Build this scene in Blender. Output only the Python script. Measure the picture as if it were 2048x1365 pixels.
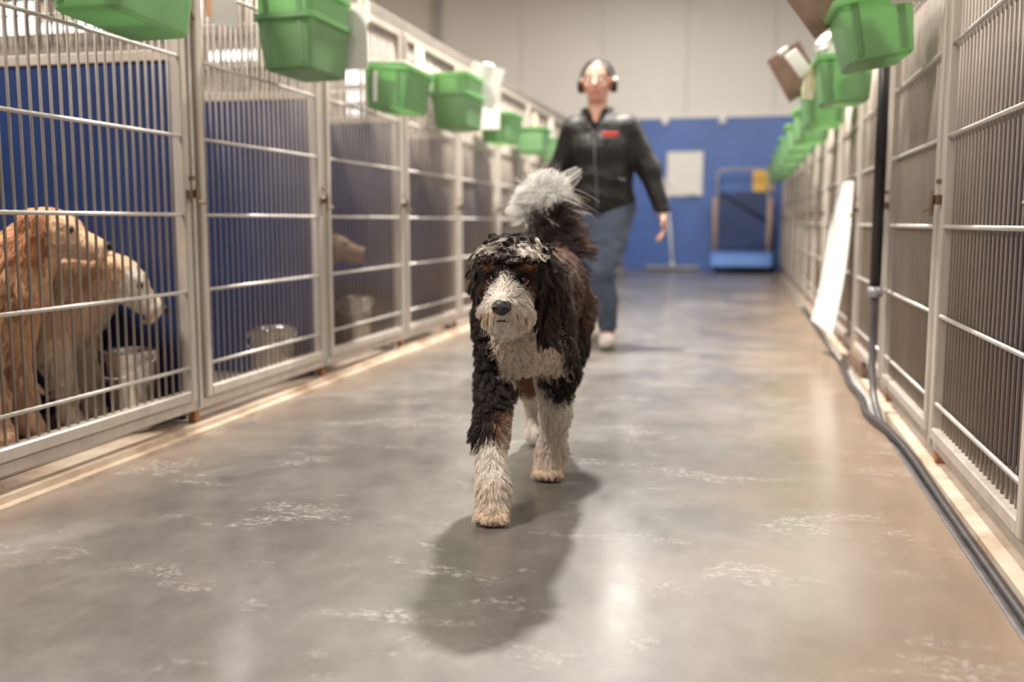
import bpy, math, random
import numpy as np
from mathutils import Vector, Matrix, kdtree

for o in list(bpy.data.objects): bpy.data.objects.remove(o, do_unlink=True)
scene = bpy.context.scene
col = scene.collection
R = math.radians
rnd = random.Random(7)

# ------------------------------------------------------------------ camera
cd = bpy.data.cameras.new('camera'); cam = bpy.data.objects.new('camera', cd); col.objects.link(cam)
cam.location = (0, 0, 0.72)
cam.rotation_euler = (R(90 - 6.8), 0, R(13.0))
cd.lens = 35.0; cd.sensor_width = 36.0; cd.sensor_fit = 'HORIZONTAL'
cd.clip_start = 0.05; cd.clip_end = 100
cd.dof.use_dof = True; cd.dof.focus_distance = 2.24; cd.dof.aperture_fstop = 1.7
scene.camera = cam

# ------------------------------------------------------------------ world, exposure
w = bpy.data.worlds.new('world'); scene.world = w; w.use_nodes = True
w.node_tree.nodes['Background'].inputs[0].default_value = (0.9, 0.95, 1.0, 1)
w.node_tree.nodes['Background'].inputs[1].default_value = 0.3
scene.view_settings.view_transform = 'Standard'
scene.view_settings.look = 'None'
scene.view_settings.gamma = 1.0
scene.view_settings.use_curve_mapping = False
scene.view_settings.exposure = 0.11

# ceiling lamps: (x, y, power, disc size); the fixtures themselves are built further down
LAMP_Z = 4.4
LAMPS = [(-0.95, 6.0, 530, 0.26), (-1.62, 12.9, 55, 0.7), (-0.8, -1.2, 45, 1.4), (1.0, 8.5, 170, 0.5),
         (-2.9, 1.45, 270, 0.9), (-5.8, 9.5, 150, 0.9), (-10.0, 6.0, 170, 0.9), (3.2, 3.0, 80, 0.9), (3.2, 9.5, 120, 0.9)]
LAMP_COL = (1.0, 0.935, 0.855)
for i, (lx, ly, lp, ls) in enumerate(LAMPS):
    ld = bpy.data.lights.new('lamp_light', 'AREA'); ld.shape = 'DISK'; ld.size = ls
    ld.energy = lp; ld.color = LAMP_COL
    lo = bpy.data.objects.new('lamp_light', ld); col.objects.link(lo)
    lo.location = (lx, ly, LAMP_Z - 0.03)

# ------------------------------------------------------------------ materials
def nmat(name):
    m = bpy.data.materials.new(name); m.use_nodes = True
    nt = m.node_tree; b = nt.nodes['Principled BSDF']
    return m, nt, b
def L(nt, a, b): nt.links.new(a, b)
def node(nt, t, **kw):
    n = nt.nodes.new(t)
    for k, v in kw.items():
        if k.startswith('i_'):
            key = k[2:]
            key = int(key) if key.isdigit() else key
            n.inputs[key].default_value = v
        else: setattr(n, k, v)
    return n
def ramp(nt, stops, fac):
    r = nt.nodes.new('ShaderNodeValToRGB')
    els = r.color_ramp.elements
    while len(els) < len(stops): els.new(0.5)
    for e, (p, c) in zip(els, stops):
        e.position = p; e.color = (c if len(c) == 4 else (*c, 1))
    L(nt, fac, r.inputs[0]); return r
def coord(nt, scale=(1, 1, 1), kind='Object'):
    t = nt.nodes.new('ShaderNodeTexCoord'); mp = nt.nodes.new('ShaderNodeMapping')
    mp.inputs['Scale'].default_value = scale
    L(nt, t.outputs[kind], mp.inputs[0]); return mp.outputs[0]
def noise(nt, vec, scale, detail=4, rough=0.55, dist=0.0):
    n = nt.nodes.new('ShaderNodeTexNoise')
    n.inputs['Scale'].default_value = scale; n.inputs['Detail'].default_value = detail
    n.inputs['Roughness'].default_value = rough; n.inputs['Distortion'].default_value = dist
    L(nt, vec, n.inputs['Vector']); return n.outputs['Fac']
def mixc(nt, fac, a, b, mode='MIX'):
    m = nt.nodes.new('ShaderNodeMix'); m.data_type = 'RGBA'; m.blend_type = mode
    if isinstance(fac, (int, float)): m.inputs[0].default_value = fac
    else: L(nt, fac, m.inputs[0])
    for i, v in ((6, a), (7, b)):
        if isinstance(v, tuple): m.inputs[i].default_value = (v if len(v) == 4 else (*v, 1))
        else: L(nt, v, m.inputs[i])
    return m.outputs[2]
def bump(nt, b, h, strength=0.3, dist=0.01):
    n = nt.nodes.new('ShaderNodeBump'); n.inputs['Strength'].default_value = strength; n.inputs['Distance'].default_value = dist
    L(nt, h, n.inputs['Height']); L(nt, n.outputs[0], b.inputs['Normal'])

def plain(name, c, rough=0.5, metal=0.0, spec=0.5, var=0.12, vs=8.0, bmp=0.0, bs=60, bd=0.002):
    m, nt, b = nmat(name)
    v = coord(nt)
    n = noise(nt, v, vs)
    r = ramp(nt, [(0.3, tuple(x * (1 - var) for x in c)), (0.7, tuple(min(1, x * (1 + var)) for x in c))], n)
    L(nt, r.outputs[0], b.inputs['Base Color'])
    b.inputs['Roughness'].default_value = rough; b.inputs['Metallic'].default_value = metal
    b.inputs['Specular IOR Level'].default_value = spec
    if bmp: bump(nt, b, noise(nt, v, bs), bmp, bd)
    return m

def attr_mat(name, rough=0.6, spec=0.3, bmp=0.0, bs=80, sheen=0.0, sub=0.0):
    m, nt, b = nmat(name)
    a = nt.nodes.new('ShaderNodeAttribute'); a.attribute_name = 'tint'
    L(nt, a.outputs['Color'], b.inputs['Base Color'])
    b.inputs['Roughness'].default_value = rough; b.inputs['Specular IOR Level'].default_value = spec
    if sheen: b.inputs['Sheen Weight'].default_value = sheen
    if sub:
        b.inputs['Subsurface Weight'].default_value = sub; b.inputs['Subsurface Scale'].default_value = 0.01
        b.inputs['Subsurface Radius'].default_value = (1, 0.4, 0.25)
    if bmp: bump(nt, b, noise(nt, coord(nt), bs), bmp, 0.004)
    return m

def steel_mat(name, c, rust=0.35, rough=0.38, metal=0.75):
    m, nt, b = nmat(name)
    g = nt.nodes.new('ShaderNodeNewGeometry')
    mp = nt.nodes.new('ShaderNodeMapping'); mp.inputs['Scale'].default_value = (6, 6, 1.2); L(nt, g.outputs['Position'], mp.inputs[0])
    n = noise(nt, mp.outputs[0], 3.0, 5)
    base = ramp(nt, [(0.3, tuple(x * 0.86 for x in c)), (0.75, tuple(min(1, x * 1.1) for x in c))], n).outputs[0]
    n2 = noise(nt, mp.outputs[0], 1.7, 6, 0.65)
    rr = ramp(nt, [(0.56, (0, 0, 0)), (0.78, (rust, rust, rust))], n2).outputs[0]
    c2 = mixc(nt, rr, base, (0.42, 0.23, 0.12))
    L(nt, c2, b.inputs['Base Color'])
    b.inputs['Metallic'].default_value = metal
    r2 = ramp(nt, [(0.3, (rough - .08,) * 3), (0.7, (rough + .12,) * 3)], n2)
    L(nt, r2.outputs[0], b.inputs['Roughness'])
    return m

M = {}
M['steel'] = steel_mat('brushed_kennel_steel', (0.58, 0.52, 0.46), metal=0.35)
M['rod'] = steel_mat('bright_steel_rod', (0.62, 0.59, 0.55), rust=0.1, rough=0.4, metal=0.45)
M['bar'] = steel_mat('grey_steel_bar', (0.33, 0.28, 0.235), rust=0.25, rough=0.45, metal=0.3)
M['rail'] = steel_mat('dull_grey_rail', (0.27, 0.245, 0.215), metal=0.3, rough=0.5)
M['brass'] = plain('worn_brass', (0.30, 0.22, 0.15), 0.35, 0.9, var=0.3, vs=40)
M['rust'] = plain('rusty_foot', (0.36, 0.17, 0.07), 0.75, 0.1, var=0.4, vs=50)
M['pail'] = plain('stainless_pail', (0.62, 0.6, 0.58), 0.25, 0.95, var=0.08)
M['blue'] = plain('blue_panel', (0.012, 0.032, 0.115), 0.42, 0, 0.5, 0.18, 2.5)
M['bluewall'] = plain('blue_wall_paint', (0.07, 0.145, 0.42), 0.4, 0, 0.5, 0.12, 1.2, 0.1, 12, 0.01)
M['white_wall'] = plain('white_wall_panel', (0.74, 0.715, 0.675), 0.55, 0, 0.4, 0.03, 0.8)
M['seam'] = plain('panel_seam', (0.5, 0.48, 0.45), 0.7)
M['ceiling'] = plain('ceiling_white', (0.78, 0.77, 0.75), 0.8, var=0.03)
M['ledge'] = None
M['hose'] = plain('black_rubber_hose', (0.045, 0.04, 0.04), 0.38, 0, 0.5, 0.3, 20)
M['hose_grey'] = plain('grey_rubber_hose', (0.10, 0.095, 0.10), 0.4, 0, 0.5, 0.3, 20)
M['black_pipe'] = plain('black_pipe', (0.012, 0.010, 0.010), 0.35)
M['channel'] = plain('gutter_lining', (0.42, 0.43, 0.43), 0.35, 0, 0.5, 0.25, 5)
M['paper'] = plain('white_paper', (0.80, 0.79, 0.75), 0.7, 0, 0.2, 0.03, 6)
M['plastic_white'] = plain('white_plastic', (0.80, 0.80, 0.77), 0.4, 0, 0.5, 0.03, 6)
M['cream_card'] = plain('cream_card', (0.78, 0.70, 0.55), 0.7, 0, 0.2, 0.05)
M['orange_strap'] = plain('orange_strap', (0.70, 0.33, 0.18), 0.6)
M['clipboard'] = plain('brown_clipboard', (0.24, 0.155, 0.115), 0.5, 0, 0.4, 0.2, 14)
M['silver'] = plain('silver_clipboard', (0.75, 0.73, 0.70), 0.35, 0.5)
M['grey_metal'] = plain('grey_painted_metal', (0.33, 0.33, 0.36), 0.4, 0.4)
M['wood'] = plain('pale_wood', (0.50, 0.31, 0.18), 0.5, 0, 0.4, 0.25, 30)
M['dark_strap'] = plain('dark_strap', (0.02, 0.03, 0.07), 0.6)
M['cart_blue'] = plain('cart_blue', (0.16, 0.30, 0.72), 0.35, 0, 0.5, 0.1, 5)
M['yellow'] = plain('yellow_sign', (0.85, 0.52, 0.10), 0.5, var=0.03)
M['rubber_black'] = plain('black_rubber', (0.02, 0.02, 0.02), 0.6)
M['lamp_housing'] = plain('lamp_housing', (0.2, 0.2, 0.2), 0.5, 0.5)

def emis(name, c, s):
    m, nt, b = nmat(name)
    b.inputs['Base Color'].default_value = (0.8, 0.8, 0.8, 1)
    b.inputs['Emission Color'].default_value = (*c, 1); b.inputs['Emission Strength'].default_value = s
    v = coord(nt); n = noise(nt, v, 2.0)
    r = ramp(nt, [(0.2, tuple(x * .96 for x in c)), (0.8, c)], n); L(nt, r.outputs[0], b.inputs['Emission Color'])
    return m
M['daylight'] = emis('daylight_pane', (0.95, 0.98, 1.0), 2.6)
M['lamp_glow'] = emis('lamp_diffuser', (1.0, 0.95, 0.88), 8.0)

def green_mat():
    m, nt, b = nmat('green_translucent_plastic')
    v = coord(nt)
    n = noise(nt, v, 7.0, 3)
    c = ramp(nt, [(0.3, (0.22, 0.38, 0.20)), (0.7, (0.27, 0.455, 0.245))], n).outputs[0]
    L(nt, c, b.inputs['Base Color']); b.inputs['Roughness'].default_value = 0.3
    t = nt.nodes.new('ShaderNodeBsdfTranslucent'); t.inputs[0].default_value = (0.40, 0.70, 0.34, 1)
    mx = nt.nodes.new('ShaderNodeMixShader'); mx.inputs[0].default_value = 0.42
    L(nt, b.outputs[0], mx.inputs[1]); L(nt, t.outputs[0], mx.inputs[2])
    L(nt, mx.outputs[0], nt.nodes['Material Output'].inputs[0])
    return m
M['green'] = green_mat()

def floor_mat():
    m, nt, b = nmat('polished_concrete')
    g = nt.nodes.new('ShaderNodeNewGeometry')
    P = g.outputs['Position']
    def mapped(sx, sy, rot=0):
        mp = nt.nodes.new('ShaderNodeMapping'); mp.inputs['Scale'].default_value = (sx, sy, 1); mp.inputs['Rotation'].default_value = (0, 0, rot)
        L(nt, P, mp.inputs[0]); return mp.outputs[0]
    big = noise(nt, mapped(1, .6), 1.3, 5, 0.6, 0.4)
    base = ramp(nt, [(0.28, (0.090, 0.079, 0.069)), (0.5, (0.130, 0.119, 0.108)), (0.72, (0.205, 0.196, 0.187))], big).outputs[0]
    # swirl / trowel streaks
    st = noise(nt, mapped(1.6, 1.0, -0.45), 2.6, 10, 0.70, 0.5)
    base = mixc(nt, 0.6, base, ramp(nt, [(0.3, (0.33,) * 3), (0.7, (0.66,) * 3)], st).outputs[0], 'OVERLAY')
    mo = noise(nt, mapped(1.3, 1.0, 0.3), 8.0, 9, 0.68, 0.3)
    base = mixc(nt, 0.55, base, ramp(nt, [(0.32, (0.34,) * 3), (0.66, (0.66,) * 3)], mo).outputs[0], 'OVERLAY')
    # tan dirt along both edges of the aisle
    sep = nt.nodes.new('ShaderNodeSeparateXYZ'); L(nt, P, sep.inputs[0])
    mr = node(nt, 'ShaderNodeMath', operation='ADD'); mr.inputs[1].default_value = 0.80; L(nt, sep.outputs[0], mr.inputs[0])
    ab = node(nt, 'ShaderNodeMath', operation='ABSOLUTE'); L(nt, mr.outputs[0], ab.inputs[0])
    dn = noise(nt, mapped(1, 1), 1.8, 5, 0.6)
    ad = node(nt, 'ShaderNodeMath', operation='MULTIPLY_ADD'); ad.inputs[1].default_value = 0.9; L(nt, dn, ad.inputs[0]); L(nt, ab.outputs[0], ad.inputs[2])
    dm = node(nt, 'ShaderNodeMapRange'); dm.inputs[1].default_value = 1.08; dm.inputs[2].default_value = 1.75; dm.inputs[3].default_value = 0; dm.inputs[4].default_value = 0.85
    L(nt, ad.outputs[0], dm.inputs[0])
    base = mixc(nt, dm.outputs[0], base, (0.31, 0.215, 0.145))
    # pale worn scuffs
    sc = noise(nt, mapped(1.0, 1.7, 0.2), 2.4, 10, 0.72, 0.3)
    sm = ramp(nt, [(0.545, (0,) * 3), (0.61, (1,) * 3)], sc).outputs[0]
    fine = noise(nt, mapped(1, 1), 55, 5, 0.7)
    fm = ramp(nt, [(0.46, (0,) * 3), (0.6, (1,) * 3)], fine).outputs[0]
    mm = node(nt, 'ShaderNodeMath', operation='MULTIPLY'); L(nt, sm, mm.inputs[0]); L(nt, fm, mm.inputs[1])
    m2 = node(nt, 'ShaderNodeMath', operation='MULTIPLY'); m2.inputs[1].default_value = 0.6; L(nt, mm.outputs[0], m2.inputs[0])
    base = mixc(nt, m2.outputs[0], base, (0.42, 0.39, 0.355))
    # few dark marks
    dk = noise(nt, mapped(1, 2.2), 5.5, 3, 0.5, 1.0)
    dkm = ramp(nt, [(0.735, (0,) * 3), (0.755, (0.6,) * 3)], dk).outputs[0]
    base = mixc(nt, dkm, base, (0.12, 0.10, 0.085))
    L(nt, base, b.inputs['Base Color'])
    rr = ramp(nt, [(0.3, (0.42,) * 3), (0.7, (0.55,) * 3)], st).outputs[0]
    rsum = mixc(nt, m2.outputs[0], rr, (0.7, 0.7, 0.7))
    L(nt, rsum, b.inputs['Roughness'])
    b.inputs['Specular IOR Level'].default_value = 0.4
    b.inputs['Coat Weight'].default_value = 0.75
    cr_ = ramp(nt, [(0.3, (0.15,) * 3), (0.7, (0.26,) * 3)], st).outputs[0]
    L(nt, cr_, b.inputs['Coat Roughness'])
    bump(nt, b, noise(nt, mapped(1, 1), 26, 6, 0.6), 0.05, 0.004)
    return m
M['floor'] = floor_mat()
def ledge_mat():
    m, nt, b = nmat('stained_cream_ledge')
    g = nt.nodes.new('ShaderNodeNewGeometry'); P = g.outputs['Position']
    n = noise(nt, P, 4, 8, 0.65); n2 = noise(nt, P, 18, 6, 0.7)
    c = ramp(nt, [(0.3, (0.36, 0.23, 0.14)), (0.5, (0.58, 0.47, 0.36)), (0.7, (0.68, 0.61, 0.52))], n).outputs[0]
    c = mixc(nt, ramp(nt, [(0.58, (0,) * 3), (0.72, (.55,) * 3)], n2).outputs[0], c, (0.25, 0.14, 0.08))
    L(nt, c, b.inputs['Base Color']); b.inputs['Roughness'].default_value = 0.55
    bump(nt, b, n2, 0.2, 0.004)
    return m
M['ledge'] = ledge_mat()
M['kfloor'] = plain('kennel_floor', (0.30, 0.25, 0.21), 0.4, 0, 0.5, 0.3, 4)

# ------------------------------------------------------------------ mesh helpers
class MB:
    def __init__(s): s.v = []; s.f = []
    def add(s, vs, fs):
        o = len(s.v); s.v += [tuple(map(float, v)) for v in vs]; s.f += [tuple(i + o for i in f) for f in fs]; return s
    def box(s, lo, hi, bev=0.0):
        (a, b, c), (d, e, f) = lo, hi
        if bev <= 0:
            return s.add([(a, b, c), (d, b, c), (d, e, c), (a, e, c), (a, b, f), (d, b, f), (d, e, f), (a, e, f)],
                         [(0, 3, 2, 1), (4, 5, 6, 7), (0, 1, 5, 4), (1, 2, 6, 5), (2, 3, 7, 6), (3, 0, 4, 7)])
        # chamfered along all edges via octagon loops along z
        t = bev
        def ring(x0, y0, x1, y1, z, k): return [(x0 + k, y0, z), (x1 - k, y0, z), (x1, y0 + k, z), (x1, y1 - k, z), (x1 - k, y1, z), (x0 + k, y1, z), (x0, y1 - k, z), (x0, y0 + k, z)]
        return s.loft([ring(a + t, b + t, d - t, e - t, c, t * .5), ring(a, b, d, e, c + t, t), ring(a, b, d, e, f - t, t), ring(a + t, b + t, d - t, e - t, f, t * .5)])
    def loft(s, loops, cap0=True, cap1=True, closed=True):
        n = len(loops[0]); o = len(s.v)
        for lp in loops: s.v += [tuple(map(float, p)) for p in lp]
        for k in range(len(loops) - 1):
            for i in range(n if closed else n - 1):
                j = (i + 1) % n
                s.f.append((o + k * n + i, o + k * n + j, o + (k + 1) * n + j, o + (k + 1) * n + i))
        if cap0: s.f.append(tuple(o + i for i in reversed(range(n))))
        if cap1: s.f.append(tuple(o + (len(loops) - 1) * n + i for i in range(n)))
        return s
    def tube(s, path, r, n=8, caps=True):
        P = [Vector(p) for p in path]; rs = r if isinstance(r, (list, tuple)) else [r] * len(P)
        loops = []; up = None
        for i, p in enumerate(P):
            t = (P[min(i + 1, len(P) - 1)] - P[max(i - 1, 0)]).normalized()
            if up is None:
                up = Vector((0, 0, 1)) if abs(t.z) < .9 else Vector((1, 0, 0))
            u = (up - t * up.dot(t)).normalized(); up = u; v = t.cross(u)
            loops.append([p + (u * math.cos(a) + v * math.sin(a)) * rs[i] for a in [2 * math.pi * k / n for k in range(n)]])
        return s.loft(loops, caps, caps)
    def lathe(s, prof, n=24, c=(0, 0, 0), cap0=True, cap1=True):
        return s.loft([[(c[0] + r * math.cos(2 * math.pi * k / n), c[1] + r * math.sin(2 * math.pi * k / n), c[2] + z) for k in range(n)] for r, z in prof], cap0, cap1)
    def ico(s, c, r, n=16, m=10):
        if isinstance(r, (int, float)): r = (r, r, r)
        loops = []
        for j in range(1, m):
            th = math.pi * j / m
            loops.append([(c[0] + r[0] * math.sin(th) * math.cos(2 * math.pi * k / n), c[1] + r[1] * math.sin(th) * math.sin(2 * math.pi * k / n), c[2] - r[2] * math.cos(th)) for k in range(n)])
        return s.loft(loops)
    def xf(s, mat, start=0):
        for i in range(start, len(s.v)): s.v[i] = tuple(mat @ Vector(s.v[i]))
        return s
    def mesh(s, name, mat=None, smooth=False):
        me = bpy.data.meshes.new(name); me.from_pydata(s.v, [], s.f); me.update()
        if mat: me.materials.append(mat)
        if smooth: me.polygons.foreach_set('use_smooth', [True] * len(me.polygons))
        return me
    def build(s, name, mat, parent=None, smooth=False):
        return ob(name, s.mesh(name, mat, smooth), parent)

def ob(name, data, parent=None, loc=None):
    o = bpy.data.objects.new(name, data); col.objects.link(o)
    if parent: o.parent = parent
    if loc is not None: o.location = loc
    return o
def tag(o, label, cat=None, group=None, kind=None):
    if label: o['label'] = label
    if cat: o['category'] = cat
    if group: o['group'] = group
    if kind: o['kind'] = kind
    return o
def thing(name, label, cat, loc=(0, 0, 0), group=None, rz=0):
    o = ob(name, None, None, loc); o.rotation_euler = (0, 0, rz); o.empty_display_size = 0.1
    return tag(o, label, cat, group)
def struct(o, label=None):
    o['kind'] = 'structure'
    if label: o['label'] = label
    return o
ORD = ['nearest', 'second', 'third', 'fourth', 'fifth', 'sixth', 'seventh', 'eighth', 'ninth', 'tenth', 'eleventh', 'twelfth', 'thirteenth', 'fourteenth']

# ------------------------------------------------------------------ room
WX0, WX1, WY0, WY1, CZ = -13.6, 4.2, -5.0, 15.6, 5.0
LX, RX = -1.80, 0.55            # front planes of the kennel rows
struct(MB().box((-1.775, WY0, -0.12), (0.490, WY1, 0.0)).build('floor', M['floor']), 'grey polished concrete aisle floor')
struct(MB().box((WX0, WY0, -0.12), (-1.775, WY1, 0.012), 0).build('trim_1', M['ledge']), 'cream stained step strip along left kennels')
struct(MB().box((WX0, WY0, 0.012), (-1.803, WY1, 0.03)).build('trim_2', M['ledge']), 'cream stained ledge under left kennel row')
struct(MB().box((-4.75, WY0, 0.0301), (-1.93, WY1, 0.034)).build('floor_left', M['kfloor']), 'dark kennel floor behind left row')
struct(MB().box((0.490, WY0, -0.12), (0.548, WY1, -0.035)).build('floor_gutter', M['channel']), 'grey gutter channel beside right kennels')
struct(MB().box((0.548, WY0, -0.12), (WX1, WY1, 0.0)).build('trim_3', M['ledge']), 'stained cream ledge under right kennel row')
struct(MB().box((0.70, WY0, 0.0001), (3.5, WY1, 0.004)).build('floor_right', M['kfloor']), 'dark kennel floor behind right row')
struct(MB().box((WX0, WY0, CZ), (WX1, WY1, CZ + .1)).build('ceiling', M['ceiling']))
struct(MB().box((WX0 - .1, WY0, -.1), (WX0, WY1, CZ)).build('wall_left', M['white_wall']))
struct(MB().box((WX1, WY0, -.1), (WX1 + .1, WY1, CZ)).build('wall_right', M['white_wall']))
struct(MB().box((WX0, WY0 - .1, -.1), (WX1, WY0, CZ)).build('wall_back', M['white_wall']))
wf = struct(MB().box((WX0, WY1, -.1), (WX1, WY1 + .1, CZ)).build('wall_far', M['seam']), 'far end wall, white panels above blue')
bp = MB().box((-4.7, WY1 - .03, 0.0), (WX1, WY1 - .0005, 2.29), 0.004).build('blue_wainscot', M['bluewall'], wf)
MB().box((-4.7, WY1 - .05, 2.29), (WX1, WY1 - .0005, 2.31)).build('cap_strip', M['plastic_white'], wf)
pw = 1.285; x = -2.174 - pw * 9
pme = MB().box((0.004, 0, 2.312), (pw - .004, .018, CZ - .01), 0.003).mesh('wall_panel', M['white_wall'])
pme2 = MB().box((0.004, 0, .02), (pw - .004, .018, CZ - .01), 0.003).mesh('wall_panel', M['white_wall'])
while x < WX1 - .2:
    ob('wall_panel', pme if x > -4.9 else pme2, wf, (max(x, WX0), WY1 - .019, 0)); x += pw
# daylight windows high on the far wall
def window(i, x0, x1, z0, z1, nm, label):
    t = struct(ob('window_%d' % i, None, None, ((x0 + x1) / 2, WY1 - .02, z0)), label)
    wd, h = (x1 - x0) / 2, z1 - z0
    f = MB(); fw = .035
    for a, b_ in (((-wd - fw, -.03, -fw), (wd + fw, 0, 0)), ((-wd - fw, -.03, h), (wd + fw, 0, h + fw)), ((-wd - fw, -.03, 0), (-wd, 0, h)), ((wd, -.03, 0), (wd + fw, 0, h))): f.box(a, b_)
    f.build('window_frame', M['plastic_white'], t)
    for k in range(nm):
        a = -wd + 2 * wd * k / nm; b2 = -wd + 2 * wd * (k + 1) / nm
        MB().box((a + .01, -.012, .005), (b2 - .01, -.004, h - .005)).build('pane', M['daylight'], t)
window(1, -13.3, -12.15, 4.0, 4.75, 1, 'bright window at the far upper left corner')
window(2, -12.05, -9.45, 4.0, 4.14, 5, 'long narrow bright window strip high on far wall')
window(3, -8.8, -7.95, 3.42, 3.55, 3, 'short bright window strip above second kennel')
window(4, -6.36, -6.06, 2.35, 3.17, 1, 'tall narrow bright window above third kennel')
cpipe = MB().tube([(-4.83, 15.5, .031), (-4.83, 15.5, 4.98)], .05, 10).build('drain_pipe', M['seam'], None, True)
tag(cpipe, 'grey vertical pipe on far wall behind left kennels', 'pipe')

# lamps on the ceiling
for i, (lx, ly, lp, ls) in enumerate(LAMPS):
    t = thing('ceiling_lamp', None, 'lamp', (lx, ly, LAMP_Z), 'round ceiling lamps')
    t['label'] = 'round ceiling lamp, ' + ('over the aisle above the person', 'over the far end of the aisle', 'behind the camera over the aisle', 'above the middle of the right kennels', 'over the left kennels nearer the camera', 'over the left kennels farther back', 'far left above the open hall', 'over the right kennels nearer the camera', 'over the right kennels farther back')[i]
    r = ls / 2
    MB().lathe([(r + .03, 0.0), (r + .03, .04), (r * .6, .16), (.08, .2), (.08, .28)], 20).build('housing', M['lamp_housing'], t, False)
    MB().lathe([(r, -.004), (r, .004)], 20).build('diffuser', M['lamp_glow'], t)
    MB().tube([(0, 0, .28), (0, 0, CZ - LAMP_Z)], .012, 6).build('stem', M['lamp_housing'], t)

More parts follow.
